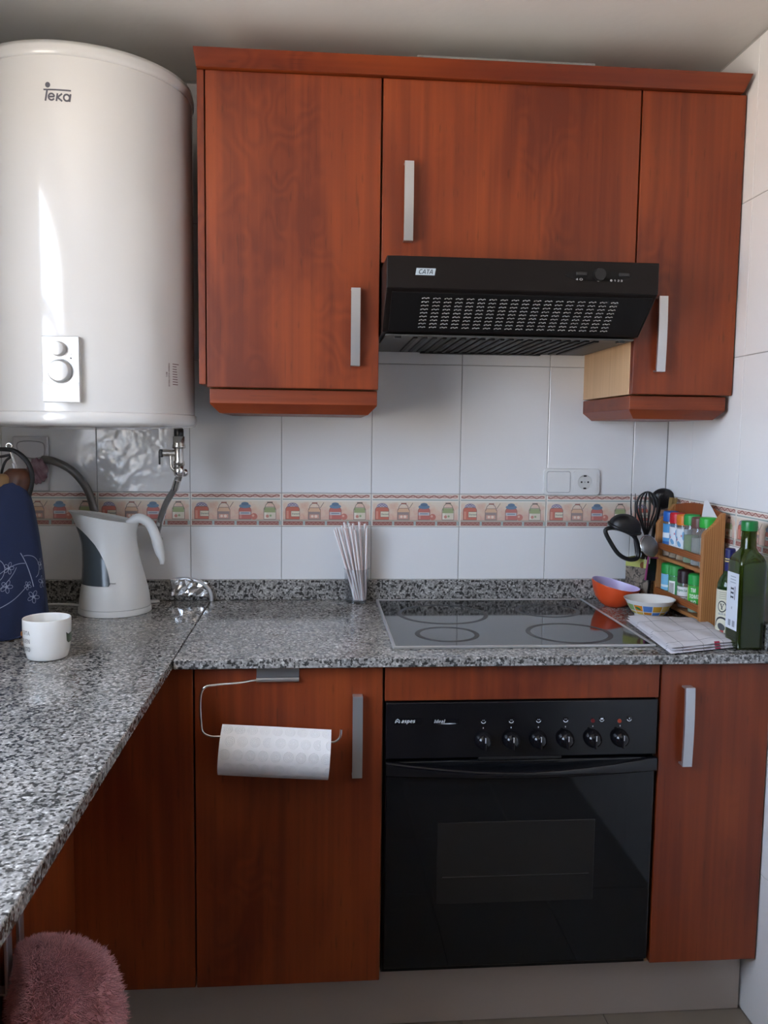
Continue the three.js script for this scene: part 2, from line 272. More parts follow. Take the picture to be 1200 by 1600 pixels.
function tileOf(w, h, border) { const k = w.toFixed(4) + '_' + h.toFixed(4) + border; return (tileCache[k] ??= tileGeo(w, h, 0, 0, border)); }
for (const [y0, y1, border] of rowsBack) for (let k = -5; k < 4; k++) {
  const x0 = Math.max(XL, T0 + k * TW) + J, x1 = Math.min(XR, T0 + (k + 1) * TW) - J; if (x1 - x0 < 0.02) continue;
  let g = tileOf(x1 - x0, y1 - y0 - 2 * J, !!border);
  if (border && x1 - x0 < TW - 0.01) { g = g.clone(); const uv = g.attributes.uv, f = (x1 - x0) / TW, left = k < 0; for (let i = 0; i < uv.count; i++) uv.setX(i, left ? 1 - f + uv.getX(i) * f : uv.getX(i) * f); }
  const m = part(border ? 'border_tile' : 'wall_tile', g, border ? M.border : (k === -3 && y0 === 1.1693 ? M.tileRipple : M.tile), wallBack);
  m.position.set(x0, y0 + J, 0);
}
for (const [y0, y1, border] of [[0, 0.3586], [0.3586, 0.7176], ...rowsBack]) for (let k = -1; k < 8; k++) {
  const z0 = Math.max(0, 0.1575 + k * 0.25) + J, z1 = 0.1575 + (k + 1) * 0.25 - J;
  let g = tileOf(z1 - z0, y1 - y0 - 2 * J, !!border);
  if (border && k < 0) { g = g.clone(); const uv = g.attributes.uv, f = (z1 - z0) / 0.25; for (let i = 0; i < uv.count; i++) uv.setX(i, 1 - f + uv.getX(i) * f); }
  const m = part(border ? 'border_tile' : 'wall_tile', g, border ? M.border : M.tile, wallRight);
  m.rotation.y = -Math.PI / 2; m.position.set(XR, y0 + J, z0);
}

// ---------------------------------------------------------------- decals: flat print on a surface
const printMat = (t, o = {}) => std({ map: t, transparent: true, roughness: 0.4, ...o });
function printOn(name, parent, tex, cx, cy, z, w, h, mat) { const g = new THREE.PlaneGeometry(w, h); g.translate(cx, cy, z); return part(name, g, mat ?? printMat(tex), parent); }

// ---------------------------------------------------------------- upper cabinets
function barHandle(parent, x, y, z, h = 0.175, w = 0.021) {   // bowed aluminium bar on two feet
  const n = 12, rings = [];
  for (let j = 0; j <= n; j++) { const t = j / n, yy = y - h / 2 + h * t, zz = z + 0.022 + 0.003 * Math.sin(Math.PI * t), d = 0.0035; rings.push([V(x - w / 2, yy, zz), V(x + w / 2, yy, zz), V(x + w / 2, yy, zz - d * 2), V(x - w / 2, yy, zz - d * 2)]); }
  const list = []; for (let j = 0; j < n; j++) { const a = rings[j], b = rings[j + 1], p = []; for (let i = 0; i < 4; i++) { const k = (i + 1) % 4; [a[i], a[k], b[k], a[i], b[k], b[i]].forEach((q) => p.push(q.x, q.y, q.z)); } const g = new THREE.BufferGeometry(); g.setAttribute('position', new THREE.Float32BufferAttribute(p, 3)); g.computeVertexNormals(); list.push(g); }
  list.push(bx(x - w / 2, x + w / 2, y + h / 2 - 0.004, y + h / 2, z, z + 0.0205, 0.001), bx(x - w / 2, x + w / 2, y - h / 2, y - h / 2 + 0.004, z, z + 0.0205, 0.001));
  return part('handle', merge(list), M.satin, parent, 'brushed aluminium bar handle');
}
const UZ = 0.3645, UY0 = 1.437, UY1 = 2.132;
function carcass(x0, x1, y0, y1, z0, z1) { const t = 0.016; return merge([bx(x0, x0 + t, y0, y1, z0, z1), bx(x1 - t, x1, y0, y1, z0, z1), bx(x0 + t, x1 - t, y0, y0 + t, z0, z1), bx(x0 + t, x1 - t, y1 - t, y1, z0, z1), bx(x0 + t, x1 - t, y0 + t, y1 - t, z0, z0 + 0.006)]); }
function rail(x0, x1) { return merge([bx(x0, x1, 1.4, UY0 - 0.003, 0.002, 0.352, 0.002, 0.3, 0.2, true), boxUV(frustum([x0 + 0.02, x1 - 0.02, 0.02, 0.33], 1.379, [x0, x1, 0.002, 0.352], 1.4), 0.5, 0.1, true)]); }
{
  const c = thing('upper_cabinet', 'tall cherry wood wall cabinet between water heater and range hood', 'cabinet');
  part('carcass', carcass(-0.396, -0.002, UY0, UY1, 0.001, 0.344), M.beech, c);
  part('end_panel', bx(-0.414, -0.3985, 1.443, UY1, 0.001, UZ, 0.0015, 0.21, 0.2), M.wood, c);
  part('light_rail', rail(-0.392, -0.005), M.wood, c);
  const d = part('door', bx(-0.396, -0.0035, UY0, UY1, 0.3455, UZ, 0.002, 0.05, 0.02), M.wood, c); barHandle(d, -0.0585, 1.577, UZ);
}
{
  const c = thing('upper_cabinet', 'short wide cherry wood wall cabinet directly above the range hood', 'cabinet');
  part('carcass', carcass(0, 0.6, 1.73, UY1, 0.001, 0.344), M.beech, c);
  const d = part('door', bx(0.0005, 0.5985, 1.726, UY1, 0.3455, UZ, 0.002, 0.13, 0.75), M.wood, c); barHandle(d, 0.0595, 1.86, UZ);
}
{
  const c = thing('upper_cabinet', 'narrow cherry wood wall cabinet with pale side against the right wall', 'cabinet');
  part('carcass', carcass(0.602, 0.848, UY0, UY1, 0.001, 0.344), M.beech, c);
  part('light_rail', rail(0.602, 0.842), M.wood, c);
  const d = part('door', bx(0.6025, 0.8505, UY0, UY1, 0.3455, UZ, 0.002, 0.33, 0.31), M.wood, c); barHandle(d, 0.6625, 1.577, UZ);
}
soloThing('cornice', boxUV(merge([frustum([-0.4135, 0.8375, 0.002, 0.376], 2.1335, [-0.4165, 0.843, 0.002, 0.404], 2.163)]), 0.1, 0.62, true), M.wood, 'long flared cherry wood cornice along the top of the wall cabinets', 'cornice');
soloThing('plastic_sheet', bx(0.072, 0.476, 2.1645, 2.171, 0.1, 0.398, 0.002), std({ color: lin(0.8, 0.82, 0.82), transmission: 0.8, thickness: 0, roughness: 0.15 }), 'thin clear sheet lying on top of the cornice', 'sheet');

// ---------------------------------------------------------------- range hood
{
  const h = thing('range_hood', 'dark brown extractor hood with slotted front grille under the short cabinet', 'range hood');
  const prof = [[0.002, 1.725], [0.5, 1.713], [0.5, 1.646], [0.494, 1.64], [0.4, 1.566], [0.002, 1.562]];   // z, y
  // body: closed extrusion along x without the two face panels, which follow
  const s = new THREE.Shape(prof.map(([z, y]) => new THREE.Vector2(-z, y)));
  const body = new THREE.ExtrudeGeometry(s, { depth: 0.595, bevelEnabled: true, bevelSize: 0.0015, bevelThickness: 0.0015, bevelOffset: -0.0015, bevelSegments: 1 });
  body.rotateY(Math.PI / 2); body.translate(0.003, 0, 0);
  part('housing', body, M.brownBlack, h);
  part('fascia', bx(0.002, 0.6, 1.646, 1.714, 0.4985, 0.5035, 0.002), M.brownBlack, h);
  // slanted filter panel
  const P = V(0, 1.6435, 0.4965), Q = V(0, 1.5675, 0.4045), len = P.distanceTo(Q), ang = Math.atan2(P.z - Q.z, P.y - Q.y);
  const panel = part('filter_panel', bx(0.014, 0.59, -len / 2 + 0.004, len / 2 - 0.004, 0, 0.004, 0.0012), M.hoodDark, h);
  panel.position.set(0, (P.y + Q.y) / 2, (P.z + Q.z) / 2 + 0.0025); panel.rotation.x = ang;
  const slotG = merge([0, 1, 2, 3].map((i) => at(new THREE.BoxGeometry(0.0036, 0.0014, 0.0012), -0.0062 + i * 0.0042, (i % 2 ? 0.0006 : -0.0006), 0, 0, 0, i % 2 ? -0.5 : 0.5)));
  for (let i = 0; i < 18; i++) for (let j = 0; j < 9; j++) { const m = part('vent_slot', slotG, M.slot, panel); m.position.set(0.088 + i * 0.0247, len / 2 - 0.018 - j * 0.0105, 0.0043); }
  const under = part('underside_panel', bx(0.01, 0.592, 1.5585, 1.5625, 0.02, 0.392, 0.001), M.hoodGrey, h);
  for (let i = 0; i < 20; i++) part('grille_slat', bx(0.075 + i * 0.0225, 0.0855 + i * 0.0225, 1.5545, 1.5586, 0.06, 0.38, 0.0015), M.hoodDark, under);
  part('filter_latch', bx(0.13, 0.46, 1.552, 1.5575, 0.05, 0.064, 0.002), M.black, under);
  for (const x of [0.03, 0.555]) part('clip', bx(x, x + 0.016, 1.5535, 1.5585, 0.372, 0.39, 0.001), M.black, under);
  printOn('logo_plate', h, canvasTex(256, 80, (x, w, k) => { x.fillStyle = '#aebcc6'; x.beginPath(); x.moveTo(14, 0); x.lineTo(w, 0); x.lineTo(w - 14, k); x.lineTo(0, k); x.fill(); x.fillStyle = '#3b434c'; x.font = 'italic bold 74px sans-serif'; x.textAlign = 'center'; x.fillText('CATA', w / 2 - 2, 66, 226); }), 0.085, 1.6815, 0.504, 0.044, 0.0145);
  const ctl = part('control_panel', at(cyl(0.5, 0.5, 1, 40), 0, 0, 0, Math.PI / 2), M.hoodDark, h); ctl.scale.set(0.15, 0.022, 0.003); ctl.position.set(0.465, 1.683, 0.504);
  part('knob', at(cyl(0.0125, 0.014, 0.012, 24), 0.465, 1.685, 0.509, Math.PI / 2), M.black, h);
  for (const x of [0.425, 0.52]) part('slider', bx(x - 0.012, x + 0.012, 1.682, 1.69, 0.5055, 0.51, 0.002), M.black, h);
  printOn('control_marks', h, canvasTex(512, 64, (x) => { x.fillStyle = '#d8d8d8'; x.font = 'bold 44px sans-serif'; x.fillText('4', 4, 46); x.strokeStyle = '#d8d8d8'; x.lineWidth = 6; x.beginPath(); x.arc(60, 30, 15, 0, 7); x.stroke(); x.beginPath(); x.arc(246, 44, 13, 0, 7); x.fill(); x.fillText('0', 372, 52); x.fillText('1', 412, 52); x.fillText('2', 450, 52); x.fillText('3', 484, 52); }), 0.4655, 1.674, 0.5062, 0.106, 0.0085);
}

// ---------------------------------------------------------------- worktop and base cabinets
{
  const nose = (g) => g;
  soloThing('worktop', nose(bx(-0.4345, XR - 0.001, 0.8515, CT, 0.001, 0.629, 0.004, 0, 0, false, 3)), M.granite, 'polished grey granite worktop along the tiled back wall', 'worktop');
  soloThing('worktop', bx(XL + 0.001, -0.436, 0.8515, CT, 0.001, 2.9, 0.003, 0.17, 0.23, false, 3), M.granite, 'polished grey granite worktop running toward the viewer on the left', 'worktop');
  soloThing('backsplash', bx(XL + 0.001, XR - 0.018, CT + 0.0005, 0.929, 0.001, 0.02, 0.002, 0.1, 0.3), M.granite, 'low speckled granite upstand at the foot of the back wall', 'backsplash');
  soloThing('backsplash', bx(XR - 0.018, XR - 0.0005, CT + 0.0005, 0.929, 0.001, 0.625, 0.002, 0.02, 0.11), M.granite, 'low granite upstand on the right wall behind the oil bottles', 'backsplash');
}
const LZ = 0.602, LY0 = 0.1475, LY1 = 0.845;
{
  const c = thing('base_cabinet', 'cherry wood base cabinet whose door carries the paper towel holder', 'cabinet');
  part('carcass', carcass(-0.396, -0.001, 0.15, 0.849, 0.03, 0.58), M.beech, c);
  const d = part('door', bx(-0.396, -0.004, 0.146, LY1, 0.583, LZ, 0.002, 0.45, 0.05), M.wood, c); barHandle(d, -0.0575, 0.701, LZ);
  part('filler_panel', bx(-0.66, -0.399, 0.146, LY1, 0.583, LZ - 0.001, 0.002, 0.62, 0.41), M.wood, c, 'cherry wood corner panel');
}
{
  const c = thing('base_cabinet', 'narrow cherry wood base cabinet right of the oven', 'cabinet');
  part('carcass', carcass(0.601, 0.849, 0.15, 0.849, 0.03, 0.58), M.beech, c);
  const d = part('door', bx(0.603, 0.8505, 0.1605, LY1, 0.583, LZ, 0.002, 0.02, 0.6), M.wood, c); barHandle(d, 0.659, 0.711, LZ);
}
{
  const c = thing('oven_cabinet', 'cherry wood oven housing with a plain strip above the oven', 'cabinet');
  part('carcass', merge([bx(0.0005, 0.0035, 0.15, 0.849, 0.03, 0.58), bx(0.5965, 0.5995, 0.15, 0.849, 0.03, 0.58), bx(0.0035, 0.5965, 0.15, 0.165, 0.03, 0.58), bx(0.0035, 0.5965, 0.78, 0.849, 0.03, 0.58)]), M.gap, c);
  part('top_strip', bx(0.0005, 0.5985, 0.7715, LY1, 0.583, LZ, 0.002, 0.25, 0.9), M.wood, c);
}
{
  const c = thing('base_cabinet', 'cherry wood base cabinet under the left worktop, partly behind pink towel', 'cabinet');
  part('carcass', merge([bx(XL + 0.001, -0.665, 0.15, 0.849, 0.6025, 0.62), bx(XL + 0.001, -0.665, 0.15, 0.849, 1.99, 2.005), bx(XL + 0.001, -0.665, 0.15, 0.165, 0.62, 1.99), bx(XL + 0.001, XL + 0.012, 0.165, 0.849, 0.62, 1.99)]), M.beech, c);
  const zs = [[0.6045, 1.004], [1.008, 1.49], [1.494, 2.0]];
  zs.forEach(([a, b], i) => {
    part('drawer', bx(-0.664, -0.645, 0.7, LY1, a, b, 0.002, 0.2 + i * 0.3, 0.4), M.wood, c);
    const d = part('door', bx(-0.664, -0.645, 0.146, 0.696, a, b, 0.002, 0.1 + i * 0.27, 0.2), M.wood, c);
    const hz = i === 0 ? 0.985 : a + 0.03, list = [bx(-0.645, -0.6235, 0.626, 0.63, hz - 0.0105, hz + 0.0105, 0.001), bx(-0.645, -0.6235, 0.455, 0.459, hz - 0.0105, hz + 0.0105, 0.001), bx(-0.6255, -0.619, 0.455, 0.63, hz - 0.0105, hz + 0.0105, 0.002)];
    part('handle', merge(list), M.satin, d, 'brushed aluminium bar handle');
  });
}
soloThing('plinth', merge([bx(-0.648, 0.8475, 0.001, 0.135, 0.525, 0.545, 0.001), bx(XL + 0.002, -0.7, 0.001, 0.135, 0.6, 2.0, 0.001)]), M.plinth, 'plain grey kickboard strip below the base cabinets', 'kickboard');

// ---------------------------------------------------------------- oven
{
  const o = thing('oven', 'black built-in oven with six knobs and dark glass door', 'oven');
  part('housing', bx(0.012, 0.588, 0.172, 0.765, 0.08, 0.584, 0.003), M.gap, o);
  part('control_panel', bx(0.003, 0.5965, 0.645, 0.7685, 0.584, 0.605, 0.003), M.ovenBlack, o);
  const door = part('door', bx(0.004, 0.5955, 0.172, 0.6395, 0.585, 0.6045, 0.004), M.ovenGlass, o);
  part('window', bx(0.118, 0.466, 0.318, 0.502, 0.6025, 0.6052, 0.002), M.ovenWindow, door, 'dim brownish glass window');
  part('window_shelf', bx(0.13, 0.455, 0.378, 0.3795, 0.6051, 0.6055, 0.0002), std({ color: lin(0.035, 0.033, 0.032), roughness: 0.4 }), door);
  // bowed grip along the top of the door
  const rings = []; for (let j = 0; j <= 24; j++) { const t = j / 24, x = 0.004 + 0.5915 * t, dip = 0.02 * Math.sin(Math.PI * t), y1 = 0.6415 - dip, y0 = 0.608 - 0.004 * Math.sin(Math.PI * t), z1 = 0.614 + 0.016 * Math.sin(Math.PI * t); rings.push([V(x, y1, 0.6), V(x, y0, 0.6), V(x, y0 + 0.002, z1 - 0.004), V(x, y0 + 0.006, z1), V(x, y1 - 0.004, z1 + 0.001), V(x, y1, z1 - 0.004)]); }
  part('grip', loft(rings, { capA: true, capB: true }), M.ovenBlack, door);
  part('latch_plate', bx(0.205, 0.385, 0.641, 0.6465, 0.586, 0.6065, 0.001), M.black, o);
  const kx = [0.2125, 0.273, 0.3325, 0.392, 0.4525, 0.513];
  const knobG = lathe([[0.0001, 0.024], [0.006, 0.0236], [0.012, 0.021], [0.0165, 0.015], [0.0185, 0.006], [0.019, 0], [0.0001, 0]], 32); knobG.rotateX(Math.PI / 2);
  const gripG = bx(-0.0035, 0.0035, -0.015, 0.015, 0.014, 0.028, 0.003);
  for (const x of kx) {
    const k = part('knob', knobG, M.ovenBlack, o); k.position.set(x, 0.6845, 0.605);
    part('knob_grip', gripG, M.ovenBlack, k);
    part('knob_mark', bx(-0.0008, 0.0008, 0.003, 0.0145, 0.0278, 0.0283, 0.0002), std({ color: lin(0.6, 0.6, 0.62), roughness: 0.5 }), k);
  }
  const W = '#cfd3d8';
  printOn('logo_print', o, canvasTex(512, 128, (x) => { x.strokeStyle = x.fillStyle = W; x.lineWidth = 13; x.beginPath(); x.moveTo(30, 84); x.lineTo(14, 84); x.lineTo(26, 44); x.lineTo(58, 16); x.lineTo(96, 46); x.lineTo(96, 84); x.lineTo(74, 84); x.stroke(); x.beginPath(); x.moveTo(34, 76); x.quadraticCurveTo(58, 36, 74, 80); x.stroke(); x.font = 'italic bold 96px sans-serif'; x.fillText('aspes', 122, 92, 370); }), 0.0505, 0.728, 0.6056, 0.058, 0.0145);
  printOn('name_print', o, canvasTex(512, 128, (x) => { x.fillStyle = W; x.font = 'italic bold 82px serif'; x.fillText('Ideal', 20, 78, 220); const g = x.createLinearGradient(100, 0, 480, 0); g.addColorStop(0, 'rgba(200,205,210,0.1)'); g.addColorStop(0.6, 'rgba(210,214,220,1)'); g.addColorStop(1, 'rgba(200,205,210,0.1)'); x.fillStyle = g; x.beginPath(); x.ellipse(300, 96, 190, 11, 0, 0, 7); x.fill(); }), 0.132, 0.7255, 0.6056, 0.058, 0.0145);
  const icon = (kind) => canvasTex(128, 128, (x) => { x.strokeStyle = x.fillStyle = W; x.lineWidth = 13; x.beginPath(); x.arc(64, 58, 48, 0.15, Math.PI - 0.15); x.stroke(); if (kind === 1) { x.font = 'bold 60px sans-serif'; x.fillText('t', 52, 66); } else if (kind === 2) { x.fillRect(34, 28, 60, 34); } else { x.beginPath(); x.arc(48, 40, 8, 0, 7); x.arc(82, 40, 8, 0, 7); x.fill(); } });
  const ic = [icon(0), icon(0), icon(0), icon(0), icon(2), icon(1)], ix = [0.2125, 0.273, 0.3325, 0.392, 0.472, 0.533];
  ix.forEach((x, i) => printOn('dial_symbol', o, ic[i], x, 0.7255, 0.6056, 0.0125, 0.0125));
  kx.forEach((x) => part('dial_pointer', bx(x - 0.0007, x + 0.0007, 0.7095, 0.7125, 0.605, 0.6056, 0.0002), std({ color: lin(0.7, 0.7, 0.7) }), o));
  part('indicator_lamp', at(cyl(0.0042, 0.0045, 0.003, 20), 0.452, 0.7235, 0.606, Math.PI / 2), std({ color: lin(0.12, 0.004, 0.008), roughness: 0.3 }), o, 'small dark red indicator lamp');
  part('indicator_lamp', at(cyl(0.0042, 0.0045, 0.003, 20), 0.511, 0.722, 0.606, Math.PI / 2), std({ color: lin(0.3, 0.035, 0.012), roughness: 0.3 }), o, 'small orange indicator lamp');
}

// ---------------------------------------------------------------- ceramic hob
{
  const h = thing('ceramic_hob', 'black glass ceramic hob with a thin metal rim set in the worktop', 'hob');
  part('glass_top', bx(0.026, 0.598, CT + 0.0003, CT + 0.0045, 0.05, 0.558, 0.001), M.hobGlass, h);
  const a = 0.02, b = 0.604, c = 0.044, d = 0.564, y0 = CT + 0.0002, y1 = CT + 0.0065, t = 0.007;
  part('rim', merge([bx(a, b, y0, y1, c, c + t, 0.002), bx(a, b, y0, y1, d - t, d, 0.002), bx(a, a + t, y0, y1, c + t, d - t, 0.002), bx(b - t, b, y0, y1, c + t, d - t, 0.002)]), M.satin, h, 'thin aluminium rim');
  for (const [x, z, r] of [[0.156, 0.447, 0.074], [0.444, 0.443, 0.1], [0.178, 0.232, 0.116], [0.462, 0.195, 0.085]]) { const g = new THREE.RingGeometry(r - 0.011, r, 56); g.rotateX(-Math.PI / 2); g.translate(x, CT + 0.00475, z); part('cooking_zone_ring', g, M.hobRing, h); }
}

// ---------------------------------------------------------------- water heater
{
  const hx = -0.6775, hz = 0.268;
  const h = thing('water_heater', 'large white cylindrical electric water heater on the wall above the kettle', 'water heater', [hx, 0, hz]);
  part('body', lathe([[0.237, 1.372], [0.238, 1.376], [0.238, 2.086], [0.237, 2.09]], 96), M.enamel, h);
  part('bottom_cap', lathe([[0.0001, 1.336], [0.12, 1.337], [0.212, 1.341], [0.238, 1.346], [0.2415, 1.354], [0.242, 1.362], [0.2412, 1.371], [0.237, 1.3745], [0.2, 1.3745]], 96), M.enamel, h);
  part('top_cap', lathe([[0.2, 2.088], [0.237, 2.088], [0.2412, 2.092], [0.242, 2.1], [0.2405, 2.108], [0.239, 2.117], [0.212, 2.122], [0.12, 2.128], [0.0001, 2.13]], 96), M.enamel, h);
  part('wall_bracket', merge([bx(-0.12, 0.12, 1.5, 1.54, -0.2675, -0.2, 0.002), bx(-0.12, 0.12, 1.9, 1.94, -0.2675, -0.2, 0.002)]), M.steel, h);
  // thermostat panel, a flat plate on the front
  const pz = 0.2405, px = 0.002;
  const pan = part('control_panel', bx(px - 0.038, px + 0.038, 1.392, 1.528, pz - 0.03, pz + 0.008, 0.002), std({ color: lin(0.66, 0.66, 0.66), roughness: 0.35, metalness: 0.5 }), h, 'flat silver control panel');
  const arc = []; for (let i = 0; i <= 12; i++) { const t = i / 12; arc.push([px - 0.0375 + 0.075 * t, 1.434 - 0.0095 * Math.sin(Math.PI * t)]); }
  part('cover', prism([...arc, [px + 0.0375, 1.3925], [px - 0.0375, 1.3925]], 0.0015, 0.0006).translate(0, 0, pz + 0.008), std({ color: lin(0.82, 0.82, 0.82), roughness: 0.25 }), pan, 'white lower cover');
  const knob = (x, y, r, n) => { const k = part(n, at(lathe([[0.0001, 0.018], [r * 0.82, 0.0178], [r * 0.9, 0.015], [r * 0.92, 0.003], [r, 0.002], [r, 0], [0.0001, 0]], 40), x, y, pz + 0.008, Math.PI / 2), M.knobSilver, h, 'silver round thermostat knob'); return k; };
  knob(px - 0.003, 1.5015, 0.0155, 'knob'); knob(px - 0.001, 1.456, 0.0235, 'knob');
  const ring = new THREE.TorusGeometry(0.0245, 0.0012, 8, 48); ring.translate(px - 0.001, 1.456, pz + 0.0085); part('dial_ring', ring, M.steel, h);
  part('indicator_lamp', at(cyl(0.0018, 0.0018, 0.002, 12), px + 0.021, 1.483, pz + 0.0085, Math.PI / 2), M.black, h);
  part('indicator_lamp', at(cyl(0.0012, 0.0012, 0.002, 12), px + 0.021, 1.4915, pz + 0.0085, Math.PI / 2), M.steel, h);
  // prints that follow the round body
  const curved = (name, tex, a0, a1, y0, y1, r) => { const g = new THREE.CylinderGeometry(r, r, y1 - y0, 24, 1, true, a0, a1 - a0); g.translate(0, (y0 + y1) / 2, 0); return part(name, g, printMat(tex), h); };
  curved('logo_print', canvasTex(512, 330, (x) => {
    x.fillStyle = '#585963'; x.strokeStyle = '#585963'; x.beginPath(); x.arc(88, 58, 46, 0, 7); x.fill(); x.fillRect(8, 122, 494, 26);
    x.lineWidth = 32; x.beginPath(); x.moveTo(76, 140); x.lineTo(40, 318); x.stroke();
    x.lineWidth = 30; x.beginPath(); x.arc(152, 250, 52, 0.5, Math.PI * 2 - 0.12); x.stroke(); x.beginPath(); x.moveTo(104, 250); x.lineTo(208, 246); x.stroke();
    x.beginPath(); x.moveTo(262, 190); x.lineTo(240, 318); x.stroke(); x.beginPath(); x.moveTo(344, 192); x.lineTo(262, 256); x.lineTo(344, 316); x.stroke();
    x.beginPath(); x.arc(424, 254, 52, 0, 7); x.stroke(); x.beginPath(); x.moveTo(494, 190); x.lineTo(472, 318); x.stroke();
  }), -0.1, 0.136, 1.997, 2.0365, 0.2383);
  curved('rating_label', canvasTex(256, 256, (x) => {
    x.fillStyle = '#5a2a2a'; x.save(); x.translate(20, 128); x.rotate(Math.PI / 2); x.font = 'bold 26px sans-serif'; x.textAlign = 'center'; x.fillText('80 L', 0, 0); x.restore();
    x.save(); x.translate(52, 128); x.rotate(Math.PI / 2); x.font = 'bold 26px sans-serif'; x.textAlign = 'center'; x.fillText('TERMO ELECTRICO', 0, 0, 236); x.restore();
    for (let i = 0; i < 9; i++) x.fillRect(112, 16 + i * 25, 100 - (i * 37) % 40, 7);
  }), 0.95, 1.2, 1.432, 1.49, 0.2383);
}
{
  const v = thing('safety_valve', 'brass and nickel safety valve with braided hose under the water heater', 'valve');
  const x = -0.489, z = 0.19;
  part('black_collar', lathe([[0.0001, 1.343], [0.012, 1.343], [0.0122, 1.322], [0.0001, 1.322]], 20).translate(x, 0, z), M.black, v, 'black insulating collar');
  part('valve_body', merge([lathe([[0.0001, 1.323], [0.0145, 1.323], [0.0148, 1.304], [0.0165, 1.3], [0.0165, 1.294], [0.012, 1.291], [0.012, 1.262], [0.0138, 1.26], [0.0138, 1.25], [0.0001, 1.25]], 24).translate(x, 0, z), at(cyl(0.0085, 0.0085, 0.034, 18), x - 0.022, 1.281, z, 0, 0, Math.PI / 2), at(cyl(0.0045, 0.004, 0.02, 14), x - 0.02, 1.267, z), sweep([V(x - 0.02, 1.264, z), V(x - 0.018, 1.245, z), V(x - 0.006, 1.232, z)], 0.0035, { segs: 14, sides: 8 })]), M.nickel, v);
  part('lever', merge([bx(x - 0.048, x - 0.039, 1.27, 1.29, z - 0.009, z + 0.009, 0.003), bx(x - 0.05, x - 0.046, 1.252, 1.286, z - 0.004, z + 0.004, 0.0015)]), M.black, v, 'black release lever');
  part('elbow', merge([lathe([[0.0001, 1.252], [0.0128, 1.251], [0.0135, 1.235], [0.0115, 1.224], [0.0001, 1.22]], 24).translate(x, 0, z), at(new THREE.SphereGeometry(0.0105, 18, 12), x + 0.012, 1.232, z - 0.006)]), M.chrome, v);
  part('hose', sweep([V(x + 0.001, 1.226, z), V(x - 0.012, 1.195, z - 0.015), V(-0.53, 1.15, 0.15), V(-0.556, 1.09, 0.105), V(-0.575, 1.045, 0.045)], 0.0078, { segs: 60, sides: 12 }), M.braid, v, 'braided metal hose');
  part('hose_ferrule', merge([sweep([V(-0.541, 1.128, 0.1325), V(-0.5545, 1.093, 0.108)], 0.0092, { segs: 4, sides: 14 }), sweep([V(x - 0.004, 1.215, z - 0.003), V(x - 0.014, 1.19, z - 0.018)], 0.0092, { segs: 4, sides: 14 })]), M.chrome, v);
  part('wall_fitting', sweep([V(-0.5715, 1.055, 0.056), V(-0.579, 1.04, 0.03), V(-0.58, 1.038, 0.001)], [0.0095, 0.012, 0.014], { segs: 12, sides: 14 }), M.black, v);
}
// grey flexible hose and the plate on the wall at left
soloThing('flexible_hose', sweep([V(-0.875, 1.256, 0.018), V(-0.845, 1.253, 0.03), V(-0.795, 1.228, 0.036), V(-0.757, 1.18, 0.036), V(-0.74, 1.12, 0.032), V(-0.735, 1.06, 0.02), V(-0.735, 1.03, 0.0015)], 0.0105, { segs: 70, sides: 14 }), M.hose, 'grey metal hose curving down the tiles behind the kettle', 'hose');
{
  const p = thing('wall_plate', 'pale rounded rectangular plate fixed on the tiles under the heater', 'wall plate');
  part('plate', bx(-0.955, -0.862, 1.17, 1.318, 0.001, 0.013, 0.005), std({ color: lin(0.62, 0.61, 0.62), roughness: 0.4 }), p);
  part('raised_frame', sweep([V(-0.94, 1.3, 0.0135), V(-0.88, 1.302, 0.0135), V(-0.873, 1.296, 0.0135), V(-0.873, 1.268, 0.0135), V(-0.879, 1.262, 0.0135), V(-0.92, 1.262, 0.0135), V(-0.942, 1.284, 0.0135)], 0.0014, { segs: 80, sides: 6, closed: true }), std({ color: lin(0.4, 0.39, 0.4), roughness: 0.4 }), p);
}
{
  const r = rng(9), g = new THREE.SphereGeometry(1, 40, 28), p = g.attributes.position;
  for (let i = 0; i < p.count; i++) { const q = V().fromBufferAttribute(p, i), th = Math.atan2(q.y, q.x), k = 1 + 0.03 * Math.sin(th * 7) * Math.sqrt(Math.max(0, 1 - q.z * q.z)) + 0.08 * Math.sin(q.x * 14 + q.y * 9); q.multiplyScalar(k); p.setXYZ(i, q.x * 0.026, q.y * 0.034, q.z * 0.014); }
  g.computeVertexNormals(); g.translate(-0.886, 1.226, 0.0285);
  soloThing('scrubbing_pad', g, std({ map: dataTex(64, 64, (u, v) => { const t = fbm(u, v, 6, 6, 2, 1); return [138 + 60 * t, 96 + 84 * t, 108 + 76 * t]; }, 1, 1), roughness: 0.8, bumpMap: plasterTex, bumpScale: 0.002 }), 'small mottled pink rounded pad hanging on the pale wall plate', 'pad');
}

